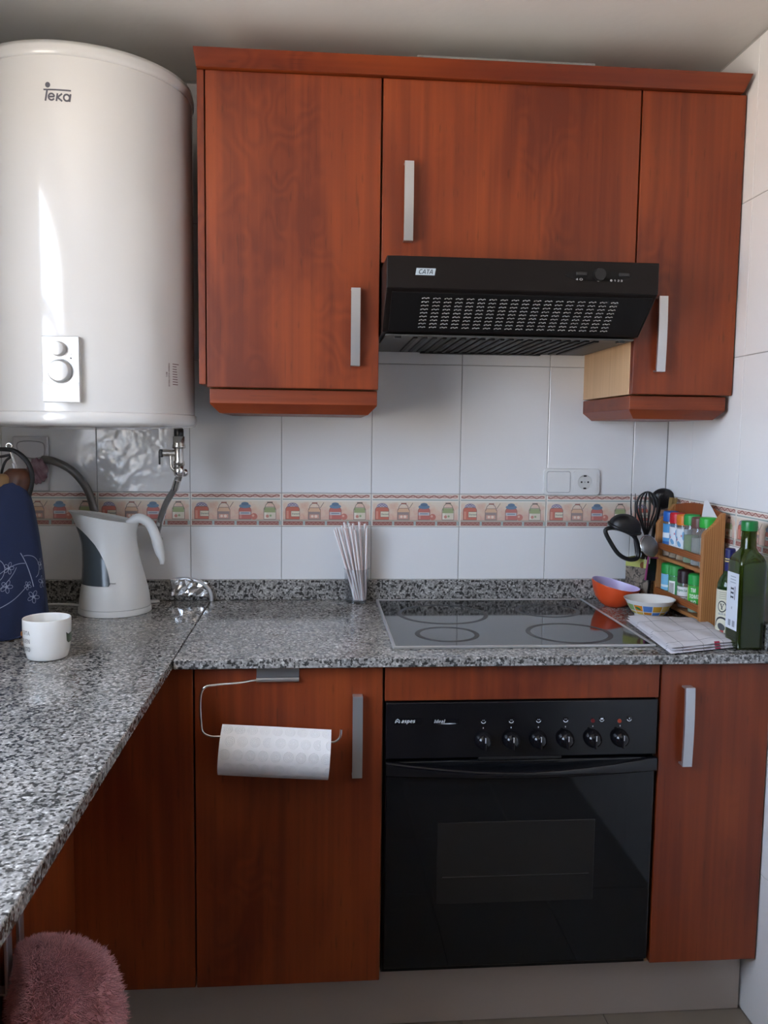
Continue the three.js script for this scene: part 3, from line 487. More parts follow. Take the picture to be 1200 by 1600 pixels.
// ---------------------------------------------------------------- cured ham on its stand under an embroidered blue cloth
{
  const t = thing('ham_stand', 'thin chrome rod with a hooked top rising above the blue cloth', 'stand', [-0.835, CT, 0.37]);
  part('base_board', bx(-0.12, 0.05, 0.0005, 0.016, -0.08, 0.07, 0.004), M.pine, t);
  part('rod', sweep([V(0.008, 0.016, -0.03), V(0.008, 0.2, -0.028), V(0.006, 0.36, -0.024), V(-0.006, 0.416, -0.02)], 0.003, { segs: 30, sides: 10 }), M.chrome, t);
  const ring = new THREE.TorusGeometry(0.006, 0.0022, 10, 24); ring.translate(-0.008, 0.424, -0.02); part('eye_ring', ring, M.chrome, t);
  part('sleeve', sweep([V(-0.001, 0.385, -0.022), V(0.0045, 0.361, -0.024)], 0.005, { segs: 3, sides: 12 }), M.satin, t);
}
{
  const m = thing('cured_ham', 'brown shank of a cured ham showing above the blue cloth', 'ham');
  const rings = [], r = rng(4);
  for (const [y, cx, cz, a, b] of [[0.9, -0.87, 0.37, 0.012, 0.012], [0.95, -0.87, 0.37, 0.05, 0.04], [1.02, -0.866, 0.37, 0.056, 0.046], [1.1, -0.852, 0.368, 0.045, 0.038], [1.16, -0.838, 0.36, 0.036, 0.032], [1.195, -0.828, 0.358, 0.034, 0.032], [1.22, -0.822, 0.357, 0.035, 0.032], [1.236, -0.822, 0.356, 0.03, 0.027], [1.246, -0.823, 0.356, 0.018, 0.016]]) { const ring = []; for (let i = 0; i < 24; i++) { const th = -(i / 24) * Math.PI * 2, k = 1 + 0.05 * Math.sin(3 * th + y * 40) + 0.03 * r(); ring.push(V(cx + a * k * Math.cos(th), y, cz + b * k * Math.sin(th))); } rings.push(ring); }
  part('shank', loft(rings, { capA: true, capB: true }), std({ map: dataTex(128, 128, (u, v) => { const t = fbm(u, v, 6, 10, 3, 2); return [52 + 46 * t, 27 + 26 * t, 15 + 15 * t]; }, 1, 1), roughness: 0.45 }), m);
  part('rind', at(new THREE.SphereGeometry(1, 24, 16).scale(0.034, 0.022, 0.024), -0.862, 1.21, 0.378, 0, 0, 0.5), std({ color: lin(0.24, 0.14, 0.06), roughness: 0.5 }), m, 'tan rind');
}
soloThing('cord_loop', merge([sweep([V(-0.868, 1.29, 0.352), V(-0.828, 1.286, 0.36), V(-0.8, 1.264, 0.366), V(-0.788, 1.232, 0.368), V(-0.793, 1.2, 0.366), V(-0.807, 1.17, 0.362), V(-0.81, 1.148, 0.361)], [0.0055, 0.0065, 0.0065, 0.006, 0.006, 0.008, 0.009], { segs: 60, sides: 10, flat: 0.8 }), sweep([V(-0.868, 1.272, 0.34), V(-0.838, 1.276, 0.345), V(-0.856, 1.262, 0.338), V(-0.866, 1.235, 0.338), V(-0.868, 1.205, 0.34)], 0.003, { segs: 30, sides: 8 })]), M.rubber, 'black cord loop tied around the shank above the blue cloth', 'cord');
{
  const emb = canvasTex(2048, 1024, (x, w, h) => {
    x.fillStyle = '#1f2b4c'; x.fillRect(0, 0, w, h);
    const r = rng(21); for (let i = 0; i < 5000; i++) { x.fillStyle = i % 2 ? 'rgba(60,80,125,.16)' : 'rgba(15,25,50,.16)'; x.fillRect(r() * w, r() * h, 2 + r() * 20, 1.5); }
    x.strokeStyle = x.fillStyle = '#9aa2b5'; x.lineCap = 'round';
    const S = (pts, lw) => { x.lineWidth = lw; x.beginPath(); x.moveTo(...pts[0]); for (let i = 1; i < pts.length - 1; i += 2) x.quadraticCurveTo(...pts[i], ...pts[i + 1]); x.stroke(); };
    const fl = (cx, cy, s) => { for (let k = 0; k < 5; k++) { const a = k * 1.257 + cx; x.lineWidth = 3; x.beginPath(); x.ellipse(cx + Math.cos(a) * s, cy + Math.sin(a) * s, s * 0.66, s * 0.44, a, 0, 7); x.stroke(); } x.beginPath(); x.arc(cx, cy, s * 0.3, 0, 7); x.fill(); };
    for (const o of [0, 300, -330]) {
      S([[980 + o, 470], [1060 + o, 560], [1085 + o, 700]], 7); S([[1010 + o, 490], [1130 + o, 480], [1150 + o, 560], [1150 + o, 620], [1110 + o, 640]], 4); S([[760 + o, 640], [880 + o, 520], [1020 + o, 540]], 4); S([[740 + o, 760], [900 + o, 640], [940 + o, 560]], 4); S([[720 + o, 860], [900 + o, 800], [1040 + o, 690]], 5);
      fl(1180 + o, 560, 24); fl(1170 + o, 680, 26); fl(1080 + o, 770, 26); fl(1040 + o, 690, 18); fl(800 + o, 740, 18);
    }
  });
  const t = thing('blue_cloth', 'dark blue cloth embroidered with white blossom draped over the ham', 'cloth');
  const NR = 40, NA = 96, rings = [];
  for (let j = 0; j <= NR; j++) { const v = j / NR, y = 1.205 - (1.205 - (CT + 0.004)) * v, ring = [];
    const R = 0.032 + 0.082 * Math.pow(v, 0.62), cx = -0.842 - 0.032 * v, cz = 0.366 + 0.006 * v;
    for (let i = 0; i < NA; i++) { const a = (i / NA) * Math.PI * 2, f = 1 + v * (0.05 * Math.sin(a * 5 + 0.6) + 0.03 * Math.sin(a * 9 + 1 + v * 2)) + 0.02 * (1 - v) * Math.sin(a * 7); ring.push(V(cx + R * f * Math.sin(a) * 1.0, y + 0.012 * (1 - v) * Math.sin(a + 0.6) , cz + R * f * Math.cos(a) * 0.92)); }
    rings.push(ring); }
  const g = loft([...rings]);
  // map: angle over the width, height over the height, centred on the side that faces the room
  const uv = g.attributes.uv; for (let i = 0; i < uv.count; i++) { let a = uv.getX(i) + 0.5; if (a > 1) a -= 1; uv.setXY(i, uv.getX(i) * 0.999 < 0.5 ? uv.getX(i) + 0.5 : uv.getX(i) - 0.5, 1 - uv.getY(i)); }
  const seam = []; // the band where the map wraps lies at the back and is not seen
  const fabric = std({ map: emb, roughness: 0.95, sheen: 0.3, sheenColor: lin(0.3, 0.35, 0.5), sheenRoughness: 0.6, side: THREE.DoubleSide });
  part('drape', g, fabric, t);
  part('hem', sweep(rings[NR].filter((_, i) => i % 3 === 0), 0.0022, { segs: 120, sides: 6, closed: true }), std({ color: lin(0.017, 0.028, 0.08), roughness: 0.95 }), t);
}

// ---------------------------------------------------------------- kettle
{
  const K = [-0.66, CT, 0.155], k = thing('electric_kettle', 'white jug kettle with grey water window on the granite worktop', 'kettle', K);
  const N = 64, oval = (cx, rx, rz, y, tilt = 0, spout = 0) => { const ring = []; for (let i = 0; i < N; i++) { const th = -(i / N) * Math.PI * 2, c = Math.cos(th), s = Math.sin(th), e = 1 + spout * Math.pow(Math.max(0, -c), 6); ring.push(V(cx + rx * c * e, y - tilt * c, rz * s * (1 - spout * 0.8 * Math.pow(Math.max(0, -c), 3)))); } return ring; };
  // heights and the left and right edges of the outline
  part('power_base', loft([oval(0, 0.089, 0.089, 0.0005), oval(0, 0.0905, 0.0905, 0.002), oval(0, 0.09, 0.09, 0.014), oval(0, 0.0885, 0.0885, 0.0155)], { capA: true, capB: true }), M.kettle, k);
  part('base_seam', loft([oval(0, 0.0872, 0.0872, 0.0154), oval(0, 0.0872, 0.0872, 0.0172)]), M.kettleSeam, k);
  const prof = [[0.017, -0.0885, 0.0885, 0], [0.04, -0.0862, 0.0862], [0.0605, -0.0826, 0.0826], [0.0615, -0.0815, 0.0815], [0.063, -0.0823, 0.0822], [0.076, -0.0805, 0.0785], [0.091, -0.0783, 0.0748], [0.124, -0.0768, 0.0662], [0.157, -0.077, 0.06], [0.18, -0.079, 0.057], [0.203, -0.085, 0.0565], [0.22, -0.0915, 0.0595]];
  const rzOf = (y) => 0.0885 - 0.0285 * THREE.MathUtils.smoothstep(y, 0.02, 0.2);
  const rings = prof.map(([y, L, R]) => oval((L + R) / 2, (R - L) / 2, rzOf(y), y)); rings.push(oval(-0.0185, 0.0805, 0.06, 0.2375, 0.0125, 0.06), oval(-0.021, 0.0835, 0.061, 0.2445, 0.0155, 0.08));
  part('jug', loft(rings), M.kettle, k);
  const rim = rings[rings.length - 1], inner = rim.map((q) => V(-0.021 + (q.x + 0.021) * 0.95, q.y - 0.001, q.z * 0.94)), low = inner.map((q) => V(q.x, q.y - 0.006, q.z));
  part('lid', loft([rim, inner, low, low.map((q) => V(-0.021 + (q.x + 0.021) * 0.5, q.y + 0.002, q.z * 0.5))], { capB: true }), std({ color: lin(0.6, 0.6, 0.58), roughness: 0.35 }), k);
  // grey window on the left front, bounded at right by a curve
  const edge = [[0.0775, 0.004], [0.083, 0.0075], [0.095, 0.006], [0.115, 0.001], [0.139, -0.008], [0.16, -0.0195], [0.18, -0.033], [0.2, -0.052], [0.215, -0.07], [0.222, -0.084]], at1 = (tab, y, c) => { for (let i = 0; i < tab.length - 1; i++) if (y <= tab[i + 1][0]) { const t = Math.max(0, (y - tab[i][0]) / (tab[i + 1][0] - tab[i][0])); return tab[i][c] + (tab[i + 1][c] - tab[i][c]) * t; } return tab[tab.length - 1][c]; };
  const wr = []; for (let j = 0; j <= 30; j++) { const y = 0.078 + 0.1435 * j / 30, L = at1(prof, y, 1), R = at1(prof, y, 2), cx = (L + R) / 2, rx = (R - L) / 2, rz = rzOf(y), xr = at1(edge, y, 1), tr = Math.acos(Math.max(-1, Math.min(1, (xr - cx) / rx))), row = []; for (let i = 0; i <= 24; i++) { const th = Math.PI + 0.35 - (Math.PI + 0.35 - tr) * i / 24; row.push(V(cx + (rx + 0.0012) * Math.cos(th), y, (rz + 0.0012) * Math.sin(th))); } wr.push(row); }
  part('water_window', loft(wr, { closed: false }), M.kettleWindow, k, 'smoky grey water level window');
  part('handle', sweep([V(0.036, 0.225, 0), V(0.062, 0.24, 0), V(0.088, 0.228, 0), V(0.104, 0.195, 0), V(0.113, 0.16, 0), V(0.12, 0.135, 0), V(0.1195, 0.122, 0)], [0.011, 0.0125, 0.0125, 0.0125, 0.014, 0.012, 0.005], { segs: 50, sides: 16 }), M.kettle, k);
  printOn('logo_print', k, canvasTex(256, 64, (x) => { x.fillStyle = '#4a4f52'; x.font = 'italic bold 46px sans-serif'; x.fillText('clatronic', 8, 44, 236); }), 0.014, 0.0855, 0.0808, 0.026, 0.0065);
  soloThing('kettle_cord', sweep([V(-0.745, CT + 0.003, 0.12), V(-0.775, CT + 0.0032, 0.09), V(-0.84, CT + 0.0032, 0.08), V(-0.93, CT + 0.0032, 0.09), V(-1.0, CT + 0.0032, 0.11)], 0.003, { segs: 30, sides: 8 }), M.whitePlastic, 'thin white power cord lying behind the kettle', 'cord');
  soloThing('white_disc', at(lathe([[0.0001, 0.006], [0.012, 0.0055], [0.0155, 0.003], [0.016, 0.0005], [0.0001, 0.0005]], 28), -0.583, CT, 0.045), M.whitePlastic, 'small flat white disc lying on the worktop behind the kettle', 'disc');
}

// ---------------------------------------------------------------- mug
{
  const t = thing('mug', 'small white ceramic mug with black lettering on the left worktop', 'mug', [-0.69, CT, 0.6]);
  part('cup', lathe([[0.0001, 0.0008], [0.036, 0.0008], [0.039, 0.003], [0.0425, 0.015], [0.0458, 0.038], [0.0468, 0.06], [0.0468, 0.0815], [0.0455, 0.083], [0.0438, 0.0815], [0.0436, 0.06], [0.0425, 0.036], [0.039, 0.012], [0.034, 0.007], [0.0001, 0.006]], 64), M.ceramic, t);
  const letters = canvasTex(512, 640, (x, w) => { x.fillStyle = '#3a3a3c'; x.font = '150px sans-serif'; x.textAlign = 'right'; [['PUERTA', 170], ['BUEN', 380], ['GUSTO', 590]].forEach(([s, y]) => { x.save(); x.scale(0.62, 1); x.fillText(s, w / 0.62 - 8, y); x.restore(); }); });
  const g = new THREE.CylinderGeometry(0.0471, 0.0458, 0.05, 24, 1, true, -1.62, 1.18); g.translate(0, 0.043, 0); part('lettering', g, printMat(letters), t);
  const leaf = canvasTex(256, 256, (x) => { x.fillStyle = '#55604c'; x.strokeStyle = '#23251f'; x.lineWidth = 12; x.beginPath(); x.moveTo(20, 20); x.lineTo(70, 60); x.lineTo(240, 40); x.lineTo(236, 220); x.lineTo(80, 236); x.lineTo(40, 190); x.closePath(); x.fill(); x.stroke(); });
  const g2 = new THREE.CylinderGeometry(0.0472, 0.0464, 0.025, 12, 1, true, 1.13, 0.6); g2.translate(0, 0.0445, 0); part('leaf_print', g2, printMat(leaf), t);
  part('handle', sweep([V(-0.03, 0.066, -0.034), V(-0.05, 0.064, -0.056), V(-0.054, 0.042, -0.06), V(-0.046, 0.022, -0.051), V(-0.03, 0.02, -0.03)], 0.0048, { segs: 30, sides: 10 }), M.ceramic, t);
}

// ---------------------------------------------------------------- tumbler of straws
{
  const gx = -0.035, gz = 0.058, t = thing('tumbler', 'clear glass tumbler full of straws against the granite upstand', 'glass', [gx, CT, gz]);
  part('glass_wall', lathe([[0.0001, 0.0008], [0.0285, 0.0008], [0.03, 0.004], [0.0345, 0.094], [0.0335, 0.0945], [0.0325, 0.094], [0.0283, 0.008], [0.0001, 0.008]], 48), std({ color: lin(0.9, 0.91, 0.92), transmission: 1, thickness: 0, roughness: 0.02, ior: 1.55 }), t);
  const solid = std({ color: 0xffffff, transmission: 1, thickness: 0.004, roughness: 0.02, ior: 1.5 });
  part('glass_base', lathe([[0.0001, 0.001], [0.0275, 0.001], [0.0282, 0.003], [0.0278, 0.0075], [0.0001, 0.0075]], 40), solid, t);
  const lip = new THREE.TorusGeometry(0.034, 0.0009, 8, 48); lip.rotateX(Math.PI / 2); lip.translate(0, 0.0945, 0); part('glass_lip', lip, solid, t);
  const r = rng(77), tex = canvasTex(64, 64, (x) => { x.fillStyle = '#f3f0ef'; x.fillRect(0, 0, 64, 64); x.fillStyle = '#e2c9c6'; x.fillRect(0, 0, 10, 64); x.fillRect(32, 0, 7, 64); });
  const straw = new THREE.CylinderGeometry(0.0032, 0.0032, 0.21, 10, 1, true); straw.translate(0, 0.105, 0);
  const inner = new THREE.CylinderGeometry(0.0028, 0.0028, 0.21, 10, 1, true); inner.translate(0, 0.105, 0); inner.scale(-1, 1, 1);
  const sm = std({ map: tex, roughness: 0.6, side: THREE.DoubleSide }), sg = merge([straw]);
  const lean = [[-1.0, 0.3], [-0.75, -0.6], [-0.72, 0.5], [-0.55, 0.1], [-0.5, -0.8], [-0.4, 0.75], [-0.28, -0.2], [-0.2, 0.4], [-0.12, -0.75], [-0.02, 0.1], [0.05, 0.8], [0.12, -0.4], [0.2, 0.4], [0.28, -0.85], [0.36, 0.05], [0.42, 0.65], [0.5, -0.45], [0.58, 0.3], [0.66, -0.1], [0.76, 0.5], [0.82, -0.3], [0.9, 0.15], [0, 0], [0, 0], [0, 0], [0, 0]];
  lean.forEach(([a, b], i) => {
    const rr = Math.sqrt((i + 0.5) / lean.length), th = i * 2.39996, bx0 = V(gx + 0.01 + rr * 0.0155 * Math.cos(th), CT + 0.0085, gz + rr * 0.0155 * Math.sin(th)), up = V(gx - 0.001 + rr * 0.0305 * Math.cos(th + 0.25), CT + 0.092, gz + rr * 0.0275 * Math.sin(th + 0.25)), d = up.clone().sub(bx0).normalize();
    const m = soloThing('drinking_straw', sg, sm, 'white paper straw standing with others in the clear tumbler', 'straw', 'white straws standing in the tumbler');
    m.scale.y = 0.95 + r() * 0.07; m.position.copy(bx0); m.quaternion.setFromUnitVectors(V(0, 1, 0), d);
  });
}

// ---------------------------------------------------------------- foil-wrapped pipe end
{
  const f = thing('foil_wrap', 'crumpled aluminium foil wrapped round a pipe end at the upstand', 'foil', [-0.49, CT, 0.03]);
  const g = new THREE.BoxGeometry(0.096, 0.046, 0.012, 10, 5, 1), p = g.attributes.position, n = new Map(), r = rng(31);
  for (let i = 0; i < p.count; i++) { const k = [p.getX(i), p.getY(i), p.getZ(i)].map((a) => a.toFixed(4)).join(); if (!n.has(k)) n.set(k, [r() - 0.5, r() - 0.5, r() - 0.5]); const d = n.get(k), x = p.getX(i), top = 0.012 * Math.max(0, x / 0.047) ** 2; p.setXYZ(i, x + d[0] * 0.006, p.getY(i) - top * (p.getY(i) > 0 ? 1 : 0.2) + d[1] * 0.005, p.getZ(i) + d[2] * 0.006); }
  g.computeVertexNormals(); g.translate(0, 0.04, 0.004); part('foil_flap', g, M.foil, f);
  part('pipe', sweep([V(-0.045, 0.058, -0.004), V(-0.01, 0.062, 0.004), V(0.03, 0.054, 0.008), V(0.052, 0.035, 0.008), V(0.06, 0.012, 0.006), V(0.06, 0.001, 0.006)], 0.0055, { segs: 40, sides: 10 }), M.satin, f);
}

// ---------------------------------------------------------------- double wall socket
{
  const s = thing('wall_socket', 'white double plate with rocker switch and round power socket', 'socket', [0.575, 1.2065, 0]);
  const plate = (w, h, r) => { const q = new THREE.Shape(), a = w / 2, b = h / 2; q.moveTo(-a + r, -b); q.lineTo(a - r, -b); q.absarc(a - r, -b + r, r, -Math.PI / 2, 0); q.lineTo(a, b - r); q.absarc(a - r, b - r, r, 0, Math.PI / 2); q.lineTo(-a + r, b); q.absarc(-a + r, b - r, r, Math.PI / 2, Math.PI); q.lineTo(-a, -b + r); q.absarc(-a + r, -b + r, r, Math.PI, Math.PI * 1.5); return q; };
  const ext = (sh, d, bv) => new THREE.ExtrudeGeometry(sh, { depth: d, bevelEnabled: true, bevelSize: bv, bevelThickness: bv, bevelOffset: -bv, bevelSegments: 3, curveSegments: 12 });
  part('cover_plate', ext(plate(0.163, 0.076, 0.011), 0.006, 0.003).translate(0, 0, 0.0005), M.whitePlastic, s);
  part('rocker_switch', ext(plate(0.066, 0.058, 0.006), 0.003, 0.0015).translate(-0.0385, 0, 0.008), M.whitePlastic, s);
  part('rocker_gap', ext(plate(0.069, 0.061, 0.007), 0.0008, 0.0002).translate(-0.0385, 0, 0.0092), std({ color: lin(0.42, 0.43, 0.46), roughness: 0.6 }), s);
  const sq = plate(0.068, 0.06, 0.006), hole = new THREE.Path(); hole.absarc(0, 0, 0.0205, 0, Math.PI * 2, true); sq.holes.push(hole);
  const sock = part('socket_insert', new THREE.ExtrudeGeometry(sq, { depth: 0.0025, bevelEnabled: false, curveSegments: 40 }).translate(0.0375, 0, 0.0095), M.whitePlastic, s);
  part('socket_well', at(lathe([[0.0001, 0.0002], [0.019, 0.0002], [0.0204, 0.0022]], 40), 0.0375, 0, 0.0095, Math.PI / 2), std({ color: lin(0.66, 0.66, 0.64), roughness: 0.4 }), sock);
  for (const x of [-0.0095, 0.0095]) part('socket_hole', at(cyl(0.0026, 0.0026, 0.001, 16), 0.0375 + x, 0, 0.0101, Math.PI / 2), M.gap, sock);
  for (const y of [-0.0175, 0.0175]) part('earth_clip', bx(0.0335, 0.0415, y - 0.0022, y + 0.0022, 0.0095, 0.0125, 0.0008), M.black, sock);
  part('screw', at(cyl(0.002, 0.002, 0.001, 12), 0.0375, 0, 0.0101, Math.PI / 2), M.steel, sock);
}

// ---------------------------------------------------------------- paper towel on its wire holder
{
  const h = thing('towel_roll_holder', 'steel wire paper towel holder hooked over the left base door', 'holder');
  part('clamp_plate', merge([bx(-0.268, -0.18, 0.826, 0.8465, 0.6022, 0.6045, 0.0008), bx(-0.268, -0.18, 0.8452, 0.8472, 0.58, 0.6045, 0.0006), at(new THREE.CylinderGeometry(0.0055, 0.0055, 0.088, 16, 1), -0.224, 0.824, 0.609, 0, 0, Math.PI / 2)]), M.steel, h, 'brushed steel door clamp');
  const z = 0.66;
  part('wire_arm', sweep([V(-0.19, 0.824, 0.61), V(-0.27, 0.824, 0.614), V(-0.3, 0.824, 0.63), V(-0.345, 0.827, 0.652), V(-0.366, 0.825, z), V(-0.374, 0.812, z), V(-0.375, 0.755, z), V(-0.371, 0.732, z), V(-0.358, 0.724, z), V(-0.33, 0.722, z), V(-0.12, 0.707, z), V(-0.104, 0.708, z), V(-0.095, 0.717, z), V(-0.093, 0.733, z)], 0.0025, { segs: 180, sides: 10 }), M.wire, h);
}
{
  const z = 0.66, cy = 0.6865, t = thing('paper_towel_roll', 'white embossed paper towel roll on the wire holder', 'paper towel', [-0.2265, cy, z]);
  t.rotation.z = -0.07;
  const R = 0.0475, N = 64, rows = []; for (let i = 0; i <= N + 4; i++) { const a = 1.2 + (i / N) * Math.PI * 2, r = R + 0.0012 * (i / N) + 0.0012 * Math.max(0, i - N); rows.push([V(-0.11, r * Math.sin(a), r * Math.cos(a)), V(0, (r + 0.0004) * Math.sin(a), (r + 0.0004) * Math.cos(a)), V(0.11, r * Math.sin(a), r * Math.cos(a))]); }
  const g = loft(rows, { closed: false }); const uv = g.attributes.uv; for (let i = 0; i < uv.count; i++) uv.setXY(i, uv.getX(i) * 2.2, uv.getY(i) * 3);
  const emboss = (t) => { t.wrapS = t.wrapT = THREE.RepeatWrapping; t.colorSpace = THREE.NoColorSpace; return t; };
  part('sheet', g, std({ color: lin(0.84, 0.84, 0.85), roughness: 0.95, side: THREE.DoubleSide, bumpMap: emboss(canvasTex(512, 512, (x, w) => { x.fillStyle = '#808080'; x.fillRect(0, 0, w, w); x.strokeStyle = '#ffffff'; x.lineWidth = 4; x.setLineDash([9, 7]); for (let i = 0; i < 4; i++) for (let j = 0; j < 4; j++) for (let k = 1; k < 4; k++) { x.beginPath(); x.arc(64 + i * 128 + (j % 2) * 40, 64 + j * 128, k * 16, 0, 7); x.stroke(); } })), bumpScale: 0.003 }), t);
  for (const sx of [-1, 1]) { const e = new THREE.RingGeometry(0.0205, R, 48); e.rotateY(sx * Math.PI / 2); e.translate(sx * 0.1098, 0, 0); part('roll_end', e, M.paper, t); }
  const core = new THREE.CylinderGeometry(0.0205, 0.0205, 0.2196, 32, 1, true); core.rotateZ(Math.PI / 2); part('cardboard_core', core, std({ color: lin(0.5, 0.4, 0.28), roughness: 0.9, side: THREE.DoubleSide }), t);
}

// ---------------------------------------------------------------- bowls
function bowl(parent, profOut, profIn, shape, matOut, matIn) {
  const N = 72, mk = (prof) => prof.map(([r, y]) => { const ring = []; for (let i = 0; i < N; i++) { const a = -(i / N) * Math.PI * 2; ring.push(shape(a, r, y)); } return ring; });
  const o = mk(profOut), n = mk(profIn);
  part('outer_shell', loft(o, { capA: true }), matOut, parent); part('inner_lining', loft([o[o.length - 1], ...n].map((r) => r), { capB: true }), matIn, parent);
}
{
  const t = thing('orange_bowl', 'orange pouring bowl with lavender inside and a pointed lip', 'bowl', [0.672, CT, 0.122]);
  const rimH = 0.062, sh = (a, r, y) => { const k = y / rimH, c = Math.cos(a), e = 1 + 0.2 * Math.pow(Math.max(0, c), 5) * k; return V(r * c * e - 0.004 * k, y * (1 - 0.2 * c * k - 0.12 * Math.sin(a) * k), r * Math.sin(a) * (1 - 0.1 * Math.max(0, c) * k)); };
  bowl(t, [[0.022, 0.0006], [0.028, 0.002], [0.041, 0.011], [0.052, 0.026], [0.058, 0.043], [0.0605, 0.06], [0.0598, 0.062]], [[0.058, 0.061], [0.0555, 0.044], [0.049, 0.028], [0.038, 0.0145], [0.02, 0.007], [0.008, 0.0065]], sh, std({ color: lin(0.72, 0.085, 0.02), roughness: 0.3 }), std({ color: lin(0.6, 0.52, 0.82), roughness: 0.3 }));
}
{
  const t = thing('patterned_bowl', 'small white bowl with a painted check band in front of the spice rack', 'bowl', [0.7145, CT, 0.252]);
  const tex = canvasTex(1024, 128, (x, w, h) => { x.fillStyle = '#dfe3e6'; x.fillRect(0, 0, w, h); const cols = ['#d9a23a', '#7fae5c', '#d98b2f', '#d6bf6c', '#6b8fd0', '#5c86c8', '#8fb06c', '#d8b455']; for (let i = 0; i < 14; i++) for (let j = 0; j < 2; j++) { x.fillStyle = cols[(i * 3 + j * 5 + (i >> 2)) % 8]; x.fillRect(i * 73 + 3, 6 + j * 62, 67, 56); if ((i + j) % 4 === 0) { x.fillStyle = '#3f7d46'; x.beginPath(); x.ellipse(i * 73 + 34, 36 + j * 60, 24, 12, 0.4, 0, 7); x.fill(); } } });
  tex.wrapS = THREE.RepeatWrapping;
  bowl(t, [[0.036, 0.0006], [0.038, 0.003], [0.037, 0.006], [0.045, 0.014], [0.053, 0.026], [0.0595, 0.038], [0.066, 0.046], [0.0665, 0.0475]], [[0.0645, 0.0472], [0.0575, 0.0385], [0.05, 0.0255], [0.042, 0.0155], [0.03, 0.0085], [0.01, 0.0075]], (a, r, y) => V(0.97 * r * Math.cos(a), y, 0.97 * r * Math.sin(a)), M.ceramic, M.ceramic);
  const rows = []; for (const [r, y] of [[0.0418, 0.0105], [0.0455, 0.014], [0.0535, 0.026], [0.0598, 0.0378]]) { const row = []; for (let i = 0; i < 64; i++) { const a = -(i / 64) * Math.PI * 2; row.push(V((0.97 * r + 0.0006) * Math.cos(a), y, (0.97 * r + 0.0006) * Math.sin(a))); } rows.push(row); }
  part('check_band', loft(rows), std({ map: tex, roughness: 0.2 }), t, 'painted band of yellow, green, orange and blue squares');
}

// ---------------------------------------------------------------- folded tea towel
{
  const tex = canvasTex(1024, 1024, (x, w) => { x.fillStyle = '#dcdadf'; x.fillRect(0, 0, w, w); x.strokeStyle = '#70737a'; x.lineWidth = 6; for (const a of [190, 520, 850]) { x.beginPath(); x.moveTo(a, 0); x.lineTo(a, w); x.stroke(); x.beginPath(); x.moveTo(0, a + 60); x.lineTo(w, a + 60); x.stroke(); } x.fillStyle = '#a8304a'; x.fillRect(700, 1000, 90, 24); });
  const t = thing('tea_towel', 'folded white tea towel with thin dark check lines beside the hob', 'towel');
  const C = [V(0.607, 0, 0.634), V(0.776, 0, 0.582), V(0.822, 0, 0.336), V(0.632, 0, 0.31)];   // front left, front right, back right, back left
  const fab = std({ map: tex, roughness: 0.95, bumpMap: clothTex, bumpScale: 0.0005 });
  const layer = (y0, th, shrink, ph) => {
    const n = 28, rows = [], P = (u, v) => { const c = V(0.708, 0, 0.465), a = C[0].clone().lerp(C[1], u), b = C[3].clone().lerp(C[2], u), q = a.lerp(b, v); q.sub(c).multiplyScalar(shrink).add(c); const e = Math.min(u, 1 - u, v, 1 - v); const corner = Math.max(0, 0.16 - Math.hypot(Math.max(0, 0.16 - Math.min(u, 1 - u)), Math.max(0, 0.16 - Math.min(v, 1 - v)))); return [q, e, corner]; };
    const wave = (u, v) => 0.0022 * Math.sin(u * 7 + ph) * Math.sin(v * 5 + ph * 2) + 0.0013 * Math.sin(u * 15 + v * 9 + ph);
    const top = [], bot = [];
    for (let j = 0; j <= n; j++) { const rt = [], rb = []; for (let i = 0; i <= n; i++) { const u = i / n, v = j / n, [q, e] = P(u, v), round = Math.sqrt(Math.max(0, 1 - Math.pow(1 - Math.min(1, e / 0.035), 2))); const w = wave(u, v), f = y0 + th * 0.5; rt.push(V(q.x, f + (th * 0.5 + Math.max(-0.001, w)) * round, q.z)); rb.push(V(q.x, f - th * 0.5 * round, q.z)); } top.push(rt); bot.push(rb); }
    const gt = loft(top, { closed: false }), gb = loft(bot.map((r) => r.slice().reverse()), { closed: false }); return merge([gt, gb]);
  };
  part('fold', layer(CT + 0.0005, 0.007, 1.0, 0.5), fab, t); part('fold', layer(CT + 0.0068, 0.0065, 0.985, 1.9), fab, t); part('fold', layer(CT + 0.0125, 0.006, 0.97, 3.1), fab, t);
}

